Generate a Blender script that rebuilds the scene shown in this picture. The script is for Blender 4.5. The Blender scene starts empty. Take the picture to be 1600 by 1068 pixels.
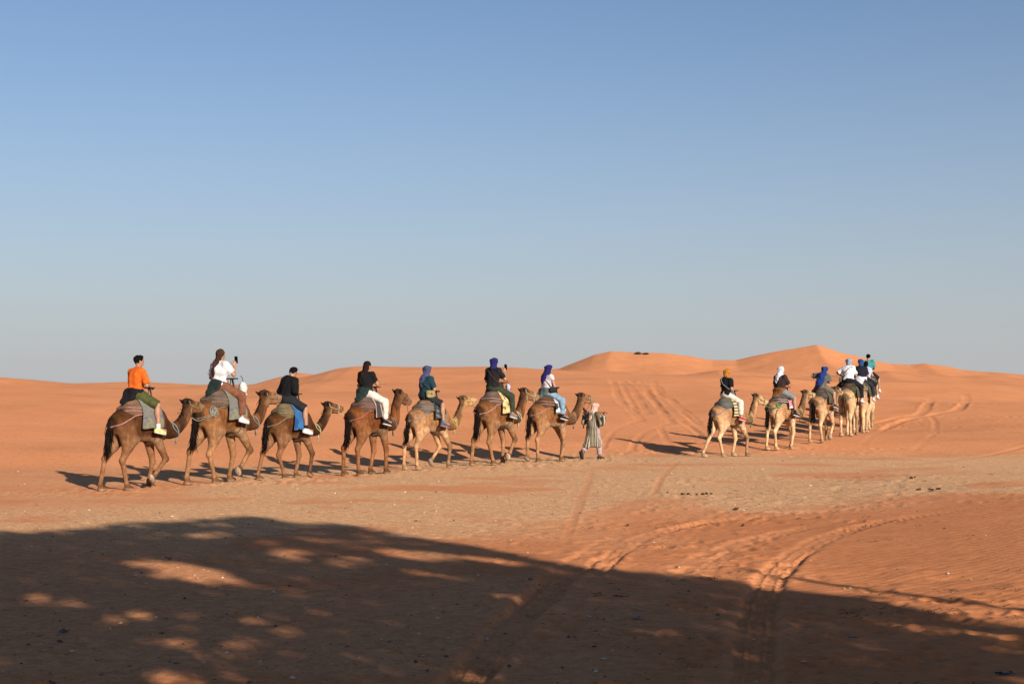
import bpy, math, random
import numpy as np
from mathutils import Vector

random.seed(7)
RNG = np.random.default_rng(11)
SC = bpy.context.scene
COL = SC.collection

# ------------------------------------------------------------------ camera, sky, sun, exposure
EYE = 2.04                     # metres above the plain
F = 2222.0                     # focal length in pixels of a 1600 px wide frame (50 mm)
PITCH = math.atan(78 / F)
cam_d = bpy.data.cameras.new('camera')
cam_d.sensor_width = 36.0
cam_d.lens = 36.0 * F / 1600.0
cam_d.clip_start = 0.1
cam_d.clip_end = 12000
cam = bpy.data.objects.new('camera', cam_d)
COL.objects.link(cam)
cam.location = (0, 0, EYE)
cam.rotation_euler = (math.pi / 2 + PITCH, 0, 0)
SC.camera = cam

SUN_EL = math.radians(20.5)
SUN_AZ = math.radians(150.0)   # clockwise from +Y: behind the camera, to its right
SUN_DIR = Vector((math.sin(SUN_AZ) * math.cos(SUN_EL), math.cos(SUN_AZ) * math.cos(SUN_EL), math.sin(SUN_EL)))
world = bpy.data.worlds.new('World')
SC.world = world
world.use_nodes = True
wn = world.node_tree.nodes
wl = world.node_tree.links
wn.clear()
sky = wn.new('ShaderNodeTexSky')
sky.sky_type = 'NISHITA'
sky.sun_disc = False
sky.sun_elevation = SUN_EL
sky.sun_rotation = SUN_AZ
sky.altitude = 700
sky.air_density = 1.0
sky.dust_density = 1.2
sky.ozone_density = 4.0
bg = wn.new('ShaderNodeBackground')
bg.inputs['Strength'].default_value = 0.061
wo = wn.new('ShaderNodeOutputWorld')
# pale dust haze low in the sky, the same all the way round
w_tc = wn.new('ShaderNodeTexCoord')
w_sep = wn.new('ShaderNodeSeparateXYZ')
wl.new(w_tc.outputs['Generated'], w_sep.inputs[0])


def w_math(op, a, b):
    n = wn.new('ShaderNodeMath'); n.operation = op
    for sock, v in zip(n.inputs, (a, b)):
        if hasattr(v, 'links'):
            wl.new(v, sock)
        else:
            sock.default_value = v
    return n.outputs[0]


w_z = w_math('MAXIMUM', w_sep.outputs['Z'], 0.0)
w_f = w_math('MULTIPLY', w_math('POWER', 2.71828, w_math('MULTIPLY', w_math('POWER', w_math('DIVIDE', w_z, .150), 1.3), -1.0)), .95)
w_mix = wn.new('ShaderNodeMix'); w_mix.data_type = 'RGBA'
wl.new(w_f, w_mix.inputs[0])
wl.new(sky.outputs[0], w_mix.inputs[6])
w_mix.inputs[7].default_value = (4.46, 4.50, 4.66, 1)
wl.new(w_mix.outputs[2], bg.inputs[0])
wl.new(bg.outputs[0], wo.inputs[0])

sun_d = bpy.data.lights.new('sun', 'SUN')
sun_d.energy = 5.0
sun_d.angle = math.radians(0.53)
sun_d.color = (1.0, 0.93, 0.84)
sun = bpy.data.objects.new('sun', sun_d)
COL.objects.link(sun)
sun.rotation_euler = SUN_DIR.to_track_quat('Z', 'Y').to_euler()
sun.location = SUN_DIR * 60

SC.view_settings.view_transform = 'Standard'
SC.view_settings.look = 'None'
SC.view_settings.gamma = 1.0
SC.view_settings.use_curve_mapping = False
SC.view_settings.exposure = 0.83
SC.render.engine = 'CYCLES'
SC.cycles.max_bounces = 5
SC.cycles.diffuse_bounces = 3

# ------------------------------------------------------------------ small maths helpers
def sstep(a, b, x):
    t = np.clip((x - a) / (b - a), 0, 1)
    return t * t * (3 - 2 * t)


def _hash2(ix, iy, seed):
    h = (ix.astype(np.int64) * 374761393 + iy.astype(np.int64) * 668265263 + seed * 144269) & 0x7fffffff
    h = ((h ^ (h >> 13)) * 1274126177) & 0x7fffffff
    h = h ^ (h >> 16)
    return (h & 0xffff) / 65535.0


def vnoise(x, y, seed=0):
    """smooth value noise, about -1..1"""
    ix = np.floor(x); iy = np.floor(y)
    fx = x - ix; fy = y - iy
    ux = fx * fx * fx * (fx * (fx * 6 - 15) + 10)
    uy = fy * fy * fy * (fy * (fy * 6 - 15) + 10)
    a = _hash2(ix, iy, seed); b = _hash2(ix + 1, iy, seed)
    c = _hash2(ix, iy + 1, seed); d = _hash2(ix + 1, iy + 1, seed)
    return 2 * ((a + (b - a) * ux) * (1 - uy) + (c + (d - c) * ux) * uy) - 1


def fbm(x, y, oct=4, seed=0, gain=.5):
    s = 0; a = 1; n = 0
    for o in range(oct):
        s = s + a * vnoise(x, y, seed + o * 17)
        n += a; a *= gain
        x = x * 2.03 + 11.7; y = y * 2.03 - 5.3
    return s / n


# ------------------------------------------------------------------ object helpers
def mesh_np(name, V, quads, smooth=True):
    V = np.asarray(V, np.float32); Q = np.asarray(quads, np.int32)
    me = bpy.data.meshes.new(name)
    n = Q.shape[1]
    me.vertices.add(len(V)); me.vertices.foreach_set('co', V.ravel())
    me.loops.add(Q.size); me.loops.foreach_set('vertex_index', Q.ravel())
    me.polygons.add(len(Q))
    me.polygons.foreach_set('loop_start', np.arange(0, Q.size, n, dtype=np.int32))
    me.polygons.foreach_set('loop_total', np.full(len(Q), n, np.int32))
    if smooth:
        me.polygons.foreach_set('use_smooth', np.ones(len(Q), bool))
    me.update(calc_edges=True)
    return me


def obj(name, me, mat=None, parent=None):
    o = bpy.data.objects.new(name, me)
    COL.objects.link(o)
    if mat is not None:
        me.materials.append(mat)
    if parent is not None:
        o.parent = parent
    return o


def tag(o, label, cat, group=None):
    o['label'] = label; o['category'] = cat
    if group:
        o['group'] = group
    return o


def thing(name, label, cat, loc, rotz=0.0, group=None, scale=1.0):
    o = bpy.data.objects.new(name, None)
    COL.objects.link(o)
    o.empty_display_size = .2
    o.location = loc; o.rotation_euler = (0, 0, rotz); o.scale = (scale,) * 3
    return tag(o, label, cat, group)


def set_col(me, C, name='Col'):
    a = me.color_attributes.new(name, 'FLOAT_COLOR', 'POINT')
    D = np.ones((len(me.vertices), 4), np.float32)
    D[:, :C.shape[1]] = C
    a.data.foreach_set('color', D.ravel())


# ------------------------------------------------------------------ materials
def lin(r, g, b):
    f = lambda c: ((c / 255 + .055) / 1.055) ** 2.4 if c > 10.3 else c / 255 / 12.92
    return (f(r), f(g), f(b), 1)


lin0 = lin


class NT:
    def __init__(s, name):
        s.m = bpy.data.materials.new(name); s.m.use_nodes = True
        s.t = s.m.node_tree; s.n = s.t.nodes; s.n.clear()
        s.out = s.n.new('ShaderNodeOutputMaterial')
        s.b = s.n.new('ShaderNodeBsdfPrincipled')
        s.t.links.new(s.b.outputs[0], s.out.inputs[0])
        s.b.inputs['Specular IOR Level'].default_value = .2

    def new(s, kind, **kw):
        n = s.n.new('ShaderNode' + kind)
        for k, v in kw.items():
            if k in n.inputs.keys():
                n.inputs[k].default_value = v
            else:
                setattr(n, k, v)
        return n

    def link(s, a, b):
        s.t.links.new(a, b)

    def mix(s, fac, a, b, mode='MIX'):
        n = s.n.new('ShaderNodeMix'); n.data_type = 'RGBA'; n.blend_type = mode
        for sock, v in ((n.inputs[0], fac), (n.inputs[6], a), (n.inputs[7], b)):
            if hasattr(v, 'links'):
                s.link(v, sock)
            else:
                sock.default_value = v
        return n.outputs[2]

    def math(s, op, a, b=0.0, c=0.0):
        n = s.n.new('ShaderNodeMath'); n.operation = op
        for sock, v in zip(n.inputs, (a, b, c)):
            if hasattr(v, 'links'):
                s.link(v, sock)
            else:
                sock.default_value = v
        return n.outputs[0]

    def ramp(s, fac, stops):
        n = s.n.new('ShaderNodeValToRGB')
        e = n.color_ramp.elements
        while len(e) < len(stops):
            e.new(.5)
        for el, (p, c) in zip(e, stops):
            el.position = p; el.color = c
        s.link(fac, n.inputs[0])
        return n.outputs[0]

    def bump(s, h, strength, dist):
        n = s.n.new('ShaderNodeBump')
        n.inputs['Strength'].default_value = strength; n.inputs['Distance'].default_value = dist
        s.link(h, n.inputs['Height'])
        s.link(n.outputs[0], s.b.inputs['Normal'])


_mats = {}


def cloth(rgb, rough=.9, var=.3, key=None):
    k = ('cloth', rgb, rough)
    if k in _mats:
        return _mats[k]
    t = NT('cloth_%d_%d_%d' % rgb)
    tc = t.new('TexCoord')
    n = t.new('TexNoise', Scale=14.0, Detail=3.0)
    t.link(tc.outputs['Object'], n.inputs['Vector'])
    c = tuple(v * .55 for v in lin(*rgb)[:3]) + (1,)
    d = tuple(v * (1 - var) for v in c[:3]) + (1,)
    l = tuple(min(1, v * (1 + var * .6)) for v in c[:3]) + (1,)
    t.link(t.ramp(n.outputs[0], [(.3, d), (.7, l)]), t.b.inputs['Base Color'])
    t.b.inputs['Roughness'].default_value = rough
    w = t.new('TexNoise', Scale=160.0, Detail=1.0)
    t.link(tc.outputs['Object'], w.inputs['Vector'])
    t.bump(w.outputs[0], .25, .004)
    _mats[k] = t.m
    return t.m


def attr_mat(name, rough=.85, noise_scale=22.0, amt=.35, bump=.35, stretch=(1, 1, .35), bdist=.012, spec=.2):
    t = NT(name)
    a = t.new('Attribute', attribute_name='Col')
    tc = t.new('TexCoord')
    mp = t.new('Mapping'); mp.inputs['Scale'].default_value = stretch
    t.link(tc.outputs['Object'], mp.inputs['Vector'])
    n = t.new('TexNoise', Scale=noise_scale, Detail=5.0, Roughness=.65)
    t.link(mp.outputs[0], n.inputs['Vector'])
    r = t.ramp(n.outputs[0], [(.28, (1 - amt, 1 - amt, 1 - amt, 1)), (.72, (1 + amt * .6,) * 3 + (1,))])
    t.link(t.mix(1.0, a.outputs['Color'], r, 'MULTIPLY'), t.b.inputs['Base Color'])
    t.b.inputs['Roughness'].default_value = rough
    t.b.inputs['Specular IOR Level'].default_value = spec
    n2 = t.new('TexNoise', Scale=noise_scale * 5, Detail=3.0)
    t.link(mp.outputs[0], n2.inputs['Vector'])
    t.bump(n2.outputs[0], bump, bdist)
    return t.m


M_COAT = attr_mat('camel_coat', rough=.95, noise_scale=17.0, amt=.5, bump=.6, stretch=(1, 1, .5), bdist=.02, spec=.05)
M_SKIN = attr_mat('skin', rough=.55, noise_scale=30, amt=.1, bump=.08, stretch=(1, 1, 1), bdist=.003, spec=.35)


def pattern_blanket(name, base, c2, c3, scale=9.0, kind='check'):
    lin = lambda *q: tuple(v * .6 for v in lin0(*q)[:3]) + (1,)
    t = NT(name)
    tc = t.new('TexCoord')
    if kind == 'check':
        v = t.new('TexVoronoi', Scale=scale); v.distance = 'MANHATTAN'
        t.link(tc.outputs['Object'], v.inputs['Vector'])
        r = t.ramp(v.outputs['Color'], [(.0, lin(*base)), (.45, lin(*base)), (.55, lin(*c2)), (.72, lin(*c2)), (.8, lin(*c3))])
        r.node.color_ramp.interpolation = 'LINEAR'
    else:
        w = t.new('TexWave', Scale=scale, Distortion=.6); w.bands_direction = 'Z' if kind == 'bands' else 'X'
        t.link(tc.outputs['Object'], w.inputs['Vector'])
        r = t.ramp(w.outputs[0], [(.0, lin(*base)), (.5, lin(*base)), (.6, lin(*c2)), (.85, lin(*c2)), (.9, lin(*c3))])
    n = t.new('TexNoise', Scale=35.0, Detail=3.0)
    t.link(tc.outputs['Object'], n.inputs['Vector'])
    t.link(t.mix(.5, r, t.ramp(n.outputs[0], [(.3, (.55, .55, .55, 1)), (.7, (1.2, 1.2, 1.2, 1))]), 'MULTIPLY'), t.b.inputs['Base Color'])
    t.b.inputs['Roughness'].default_value = .95
    t.bump(n.outputs[0], .4, .01)
    return t.m


# ------------------------------------------------------------------ implicit modelling (smooth unions -> surface nets)
def rc(a, b, ra, rb=None, k=.05, cut=None, sc=None):
    return ('rc', np.array(a, float), np.array(b, float), float(ra), float(ra if rb is None else rb), k, cut, sc)


def el(c, r, R=None, k=.06, cut=None):
    return ('el', np.array(c, float), np.array(r, float), R, None, k, cut, None)


def prim_dist(p, X, Y, Z):
    kind = p[0]
    if kind == 'rc':
        _, a, b, ra, rb, k, cut, sc = p
        if sc is not None:
            s = np.array(sc, float)
            X = X / s[0]; Y = Y / s[1]; Z = Z / s[2]
            a = a / s; b = b / s
        d = b - a; L2 = max(float(d @ d), 1e-9)
        px = X - a[0]; py = Y - a[1]; pz = Z - a[2]
        t = np.clip((px * d[0] + py * d[1] + pz * d[2]) / L2, 0, 1)
        D = np.sqrt((px - t * d[0]) ** 2 + (py - t * d[1]) ** 2 + (pz - t * d[2]) ** 2) - (ra + (rb - ra) * t)
        if sc is not None:
            D = D * min(sc)
    else:
        _, c, r, R, _, k, cut, _ = p
        px = X - c[0]; py = Y - c[1]; pz = Z - c[2]
        if R is not None:      # columns of R are the ellipsoid's axes
            qx = px * R[0, 0] + py * R[1, 0] + pz * R[2, 0]
            qy = px * R[0, 1] + py * R[1, 1] + pz * R[2, 1]
            qz = px * R[0, 2] + py * R[1, 2] + pz * R[2, 2]
            px, py, pz = qx, qy, qz
        k0 = np.sqrt((px / r[0]) ** 2 + (py / r[1]) ** 2 + (pz / r[2]) ** 2)
        k1 = np.sqrt((px / r[0] ** 2) ** 2 + (py / r[1] ** 2) ** 2 + (pz / r[2] ** 2) ** 2)
        D = k0 * (k0 - 1) / np.maximum(k1, 1e-6)
    if cut:
        for (q, n) in cut:
            q = np.asarray(q, float); n = np.asarray(n, float); n = n / np.linalg.norm(n)
            D = np.maximum(D, (X * 0 + 1) * 0 + (X - q[0]) * n[0] + (Y - q[1]) * n[1] + (Z - q[2]) * n[2])
    return D


def prim_box(p):
    if p[0] == 'rc':
        r = max(p[3], p[4])
        if p[7] is not None:
            r = r * np.array(p[7], float)
        lo = np.minimum(p[1], p[2]) - r; hi = np.maximum(p[1], p[2]) + r
    else:
        r = p[2] if p[3] is None else np.full(3, p[2].max())
        lo = p[1] - r; hi = p[1] + r
    return lo, hi


class Field:
    def __init__(s, prims, h, fold=0.0, fold_freq=16.0, seed=1, pad=.06):
        los, his = zip(*[prim_box(p) for p in prims])
        s.h = h
        s.o = np.min(los, 0) - pad - 2 * h
        n = np.ceil((np.max(his, 0) + pad + 2 * h - s.o) / h).astype(int) + 1
        s.ax = [(s.o[i] + h * np.arange(n[i])).astype(np.float32) for i in range(3)]
        s.f = np.full(n, 1.0, np.float32)
        for p, lo, hi in zip(prims, los, his):
            k = p[5]; m = k + pad
            i0 = np.clip(np.floor((lo - m - s.o) / h).astype(int), 0, n - 1)
            i1 = np.clip(np.ceil((hi + m - s.o) / h).astype(int) + 1, 1, n)
            sl = tuple(slice(a, b) for a, b in zip(i0, i1))
            X = s.ax[0][sl[0]][:, None, None]; Y = s.ax[1][sl[1]][None, :, None]; Z = s.ax[2][sl[2]][None, None, :]
            d = prim_dist(p, X, Y, Z).astype(np.float32)
            a = s.f[sl]
            hh = np.maximum(k - np.abs(a - d), 0) / k
            s.f[sl] = np.minimum(a, d) - hh * hh * k * .25
        if fold:
            r = np.random.default_rng(seed)
            X = s.ax[0][:, None, None]; Y = s.ax[1][None, :, None]; Z = s.ax[2][None, None, :]
            g = 0
            for i in range(5):
                d = r.normal(size=3); d /= np.linalg.norm(d); d[2] *= .7
                fr = fold_freq * (1.0 + .55 * i)
                g = g + np.sin(fr * (d[0] * X + d[1] * Y + d[2] * Z) + r.uniform(0, 6.3)) / (1 + .4 * i)
            s.f += (fold * .5 * g).astype(np.float32)

    def sample(s, P):
        P = np.asarray(P, float)
        q = (P - s.o) / s.h
        n = np.array(s.f.shape)
        out = np.any((q < 0) | (q > n - 1.001), axis=1)
        q = np.clip(q, 0, n - 1.001)
        i = np.floor(q).astype(int); t = q - i
        r = 0
        for dx in (0, 1):
            for dy in (0, 1):
                for dz in (0, 1):
                    w = (t[:, 0] if dx else 1 - t[:, 0]) * (t[:, 1] if dy else 1 - t[:, 1]) * (t[:, 2] if dz else 1 - t[:, 2])
                    r = r + w * s.f[i[:, 0] + dx, i[:, 1] + dy, i[:, 2] + dz]
        r = np.where(out, 1.0, r)
        return r

    def push(s, P, off, it=6, pull=False):
        """move points that are nearer than off to the surface (or inside it) outwards"""
        P = np.array(P, float)
        e = s.h
        for _ in range(it):
            f = s.sample(P)
            g = np.stack([s.sample(P + v) - s.sample(P - v) for v in (np.array([e, 0, 0]), np.array([0, e, 0]), np.array([0, 0, e]))], 1)
            g /= np.maximum(np.linalg.norm(g, axis=1, keepdims=True), 1e-6)
            d = off - f
            d = np.where((d > 0) | (pull & (f < .3)), d, 0)
            P = P + g * np.clip(d, -.06, .06)[:, None]
        return P

    def mesh(s, name):
        f = s.f
        ins = f < 0
        nx, ny, nz = f.shape
        cnt = np.zeros((nx - 1, ny - 1, nz - 1), np.int8)
        for dx in (0, 1):
            for dy in (0, 1):
                for dz in (0, 1):
                    cnt += ins[dx:nx - 1 + dx, dy:ny - 1 + dy, dz:nz - 1 + dz]
        act = (cnt > 0) & (cnt < 8)
        I = np.argwhere(act)
        idx = np.full(act.shape, -1, np.int32)
        idx[act] = np.arange(len(I), dtype=np.int32)
        acc = np.zeros((len(I), 3)); num = np.zeros(len(I))
        corners = [(a, b, c) for a in (0, 1) for b in (0, 1) for c in (0, 1)]
        for a in corners:
            for ax in range(3):
                if a[ax]:
                    continue
                b = list(a); b[ax] = 1
                fa = f[I[:, 0] + a[0], I[:, 1] + a[1], I[:, 2] + a[2]]
                fb = f[I[:, 0] + b[0], I[:, 1] + b[1], I[:, 2] + b[2]]
                m = (fa < 0) != (fb < 0)
                t = fa[m] / (fa[m] - fb[m])
                P = np.tile(np.array(a, float), (m.sum(), 1)); P[:, ax] += t
                acc[m] += P; num[m] += 1
        V = (I + acc / num[:, None]) * s.h + s.o
        quads = []
        for ax in range(3):
            u, v = [(1, 2), (2, 0), (0, 1)][ax]
            A = [slice(None)] * 3; B = [slice(None)] * 3
            A[ax] = slice(0, -1); B[ax] = slice(1, None)
            ia = ins[tuple(A)]; ib = ins[tuple(B)]
            E = np.argwhere(ia != ib)
            ok = (E[:, u] > 0) & (E[:, v] > 0) & (E[:, u] < f.shape[u] - 1) & (E[:, v] < f.shape[v] - 1)
            E = E[ok]
            def cell(du, dv):
                C = E.copy(); C[:, u] -= du; C[:, v] -= dv
                return idx[C[:, 0], C[:, 1], C[:, 2]]
            q = np.stack([cell(1, 1), cell(0, 1), cell(0, 0), cell(1, 0)], 1)
            flip = ~ia[E[:, 0], E[:, 1], E[:, 2]]
            q[flip] = q[flip][:, ::-1]
            quads.append(q)
        Q = np.concatenate(quads)
        Q = Q[(Q >= 0).all(1)]
        return V, Q


def tube(pts, r, n=6, closed=False):
    P = np.asarray(pts, float)
    if np.isscalar(r):
        r = np.full(len(P), r)
    T = np.roll(P, -1, 0) - np.roll(P, 1, 0) if closed else np.gradient(P, axis=0)
    T /= np.maximum(np.linalg.norm(T, axis=1, keepdims=True), 1e-9)
    up = np.array([0, 0, 1.0])
    if abs(T[0] @ up) > .9:
        up = np.array([1.0, 0, 0])
    N = up - (up @ T[0]) * T[0]; N /= np.linalg.norm(N)
    V = []
    for i in range(len(P)):
        N = N - (N @ T[i]) * T[i]; N /= max(np.linalg.norm(N), 1e-9)
        B = np.cross(T[i], N)
        a = np.linspace(0, 2 * np.pi, n, endpoint=False)
        V.append(P[i] + r[i] * (np.cos(a)[:, None] * N + np.sin(a)[:, None] * B))
    V = np.concatenate(V)
    m = len(P)
    Q = []
    for i in range(m if closed else m - 1):
        for j in range(n):
            a = i * n + j; b = i * n + (j + 1) % n
            c = ((i + 1) % m) * n + (j + 1) % n; d = ((i + 1) % m) * n + j
            Q.append((a, b, c, d))
    if not closed:
        for e, s_ in ((0, -1), (m - 1, 1)):
            c = len(V); V = np.vstack([V, P[e]])
            for j in range(n):
                a = e * n + j; b = e * n + (j + 1) % n
                Q.append((c, a, b, b) if s_ > 0 else (c, b, a, a))
    # degenerate cap quads become triangles with a doubled corner; split them off
    return V, Q


def mesh_py(name, V, Qs, smooth=True):
    me = bpy.data.meshes.new(name)
    faces = [tuple(dict.fromkeys(q)) for q in Qs]
    me.from_pydata([tuple(v) for v in V], [], faces)
    if smooth:
        me.polygons.foreach_set('use_smooth', np.ones(len(faces), bool))
    me.update()
    return me


def join(parts):
    V = []; Q = []; o = 0
    for v, q in parts:
        V.append(np.asarray(v)); Q += [tuple(i + o for i in f) for f in q]
        o += len(v)
    return np.concatenate(V), Q


def spline(P, n=8, closed=False):
    """Catmull-Rom"""
    P = np.asarray(P, float)
    out = []
    m = len(P)
    rng = range(m if closed else m - 1)
    for i in rng:
        if closed:
            p0, p1, p2, p3 = P[(i - 1) % m], P[i], P[(i + 1) % m], P[(i + 2) % m]
        else:
            p0 = P[max(i - 1, 0)]; p1 = P[i]; p2 = P[i + 1]; p3 = P[min(i + 2, m - 1)]
        for t in np.linspace(0, 1, n, endpoint=False):
            out.append(.5 * ((2 * p1) + (-p0 + p2) * t + (2 * p0 - 5 * p1 + 4 * p2 - p3) * t * t + (-p0 + 3 * p1 - 3 * p2 + p3) * t ** 3))
    if not closed:
        out.append(P[-1])
    return np.array(out)


def sheet(G, th):
    """closed slab from a grid of points (nu, nv, 3)"""
    nu, nv = G.shape[:2]
    du = np.gradient(G, axis=0); dv = np.gradient(G, axis=1)
    N = np.cross(du, dv); N /= np.maximum(np.linalg.norm(N, axis=2, keepdims=True), 1e-9)
    V = np.concatenate([(G + N * th / 2).reshape(-1, 3), (G - N * th / 2).reshape(-1, 3)])
    o = nu * nv
    ix = lambda i, j: i * nv + j
    Q = []
    for i in range(nu - 1):
        for j in range(nv - 1):
            Q.append((ix(i, j), ix(i + 1, j), ix(i + 1, j + 1), ix(i, j + 1)))
            Q.append((o + ix(i, j), o + ix(i, j + 1), o + ix(i + 1, j + 1), o + ix(i + 1, j)))
    for i in range(nu - 1):
        for j, s_ in ((0, 1), (nv - 1, -1)):
            q = (ix(i, j), o + ix(i, j), o + ix(i + 1, j), ix(i + 1, j)); Q.append(q if s_ > 0 else q[::-1])
    for j in range(nv - 1):
        for i, s_ in ((0, -1), (nu - 1, 1)):
            q = (ix(i, j), o + ix(i, j), o + ix(i, j + 1), ix(i, j + 1)); Q.append(q if s_ > 0 else q[::-1])
    return V, Q


# ------------------------------------------------------------------ terrain
def layer(pts, D):
    p = np.array(pts, float)
    return (p[:, 0] - 800) / F * D, EYE + (612 - p[:, 1]) / F * D


LA = layer([(-900, 600), (-300, 603), (0, 605), (200, 607), (330, 605), (420, 606), (480, 599), (515, 591.5), (540, 586), (572, 576.5), (595, 573.5), (660, 574.5), (700, 574), (760, 573),
            (800, 573.5), (850, 577), (900, 580), (960, 583), (1060, 586), (1150, 588), (1250, 590), (1350, 593), (1420, 600), (1500, 603), (1600, 602), (1800, 598), (2600, 592)], 115.)
LT = layer([(-900, 626), (-200, 623), (60, 622), (150, 624), (230, 630), (330, 644), (420, 660)], 62.)
LB = layer([(-900, 578), (-200, 580), (0, 588), (50, 594), (100, 598), (150, 596.5), (190, 596), (250, 599), (300, 602), (330, 600.5), (380, 601.5), (410, 597), (435, 587.5),
            (460, 581.5), (480, 583), (500, 588), (525, 593), (600, 600), (700, 606), (2600, 606)], 230.)
LC = layer([(-900, 604), (700, 604), (800, 590), (840, 579), (860, 577), (876, 575), (900, 565), (930, 553.5), (955, 548.3), (963, 548.8), (980, 550), (1000, 550.5), (1040, 551.5), (1080, 556.5),
            (1112, 562), (1150, 562.5), (1190, 553.5), (1230, 546), (1262, 541), (1277, 538.3), (1290, 542), (1310, 549), (1350, 559), (1390, 568), (1420, 569.5),
            (1445, 567.5), (1480, 572), (1500, 576), (1530, 579), (1560, 579.5), (1600, 584), (1700, 588), (2600, 590)], 450.)
LD = layer([(-900, 640), (700, 640), (800, 612), (880, 586), (940, 581.5), (1000, 583), (1075, 587), (1125, 579.5), (1160, 581), (1230, 586), (1290, 588), (1345, 582), (1385, 578.5), (1430, 583), (1500, 587), (1545, 586), (1600, 590), (1800, 592), (2600, 592)], 205.)
Y0X = np.array([-60, -20, -12, -7, -3, 1, 6, 14, 25, 60.]); Y0Y = np.array([36, 37, 38.5, 40.5, 43, 46, 47.2, 47.2, 45.5, 44.])


def smax(a, b, k):
    h = np.maximum(k - np.abs(a - b), 0) / k
    return np.maximum(a, b) + h * h * k * .25


def hbase(x, y):
    x = np.asarray(x, float); y = np.asarray(y, float)
    y0 = np.interp(x, Y0X, Y0Y)
    wob = 6 * fbm(x / 40, y / 40, 2, 5)
    # A: the low dune right behind the caravan
    DA = 115 + 10 * fbm(x / 50 + 3, x * 0 + 1.3, 2, 3)
    t = np.clip((y - y0) / (DA - y0), 0, 1)
    zc = np.interp(x * 115. / DA, *LA) - .004 * (DA - 115)
    prof = .62 * (1 - (1 - t) ** 2) + .38 * t
    back = sstep(0, 70, y - DA)
    zA = zc * prof * (1 - .55 * back)
    # terrace on the left
    DT = 62 + .15 * (x + 20) + wob * .4
    tt = np.clip((y - y0) / np.maximum(DT - y0, 5), 0, 1)
    zT = np.interp(x, *LT) * (1 - (1 - tt) ** 1.7) * (1 - .6 * sstep(0, 26, y - DT)) - 2.2 * sstep(-7, 4, x)
    # B, C: farther dunes
    DB = 230 + wob
    tb = np.clip((y - 150) / (DB - 150), 0, 1)
    zB = np.interp(x, *LB) * tb ** 1.4 * (1 - .5 * sstep(0, 80, y - DB))
    DCC = 450.
    tc = np.clip((y - 350) / (DCC - 350), 0, 1)
    wx = x + 11 * (1 - tc) ** 1.1 * (1 + .5 * np.sin(tc * 8 + 1))
    crest = sum(np.interp(wx + d, *LC) for d in (-.35, 0, .35)) / 3
    zC = crest * (.25 * tc + .75 * tc ** 1.35) * (1 - .7 * sstep(0, 160, y - DCC))
    td = np.clip((y - 140) / 65., 0, 1)
    wd_ = x + 14 * (1 - td) * (1 + .3 * np.sin(td * 6))
    zD = np.interp(wd_, *LD) * (.4 * td + .6 * td ** 1.6) * (1 - .6 * sstep(0, 70, y - 205))
    z = smax(smax(smax(smax(zA, zT, .35), zB, .5), zC, .8), zD, .3)
    on = sstep(2, 22, y - y0)
    z = z + on * (.46 * fbm(x / 19, y / 22, 3, 21) * sstep(110, 80, y) + .09 * fbm(x / 5.5, y / 7, 2, 31) + 1.0 * sstep(58, 75, y) * (.25 - np.abs(fbm(x / 34 + y / 60, y / 20, 2, 37))) * sstep(112, 95, y))
    far = sstep(150, 260, y)
    z = z + far * (1 - sstep(430, 450, y)) * .55 * fbm(x / 26, y / 34, 3, 51)
    # plain
    pl = 1 - sstep(-2, 10, y - y0)
    z = z * sstep(-1, 4, y - y0 + 1)
    z = z + pl * (.03 * fbm(x / 6, y / 6, 2, 61))
    z = z - .30 * np.exp(-((x - 14.6) / 4.0) ** 2 - ((y - 58.5) / 4.2) ** 2)
    # gentle sand bank in the right foreground
    rb = sstep(2.5, 9, x - .06 * y) * sstep(7, 13, y) * sstep(40, 24, y)
    z = z + .28 * rb
    return z


def hz(x, y):
    return float(hbase(np.array([x]), np.array([y]))[0])


def ray_ground(px, py):
    u = (px - 800) / F; v = (534 - py) / F
    d = np.array([u, math.cos(PITCH) - v * math.sin(PITCH), math.sin(PITCH) + v * math.cos(PITCH)])
    t = np.geomspace(5, 700, 2400)
    zz = EYE + d[2] * t - hbase(d[0] * t, d[1] * t)
    i = np.argmax(zz < 0)
    if zz[i] >= 0:
        i = len(t) - 1
    return d[0] * t[i], d[1] * t[i]


# polar sheet, dense where the photograph looks
rr = np.concatenate([np.linspace(0.5, 7, 14, endpoint=False), 1 / np.linspace(1 / 7., 1 / 46., 470, endpoint=False), np.geomspace(46, 132, 300, endpoint=False),
                     np.geomspace(132, 310, 50, endpoint=False), np.geomspace(310, 470, 130, endpoint=False), np.geomspace(470, 6000, 30)])
half = math.radians(23)
aa = np.concatenate([np.linspace(-half, half, 700), np.linspace(half, 2 * np.pi - half, 70)[1:-1]])
NR, NA = len(rr), len(aa)
Rg, Ag = np.meshgrid(rr, aa, indexing='ij')
GX = Rg * np.sin(Ag); GY = Rg * np.cos(Ag)
GZ = hbase(GX, GY)

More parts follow.
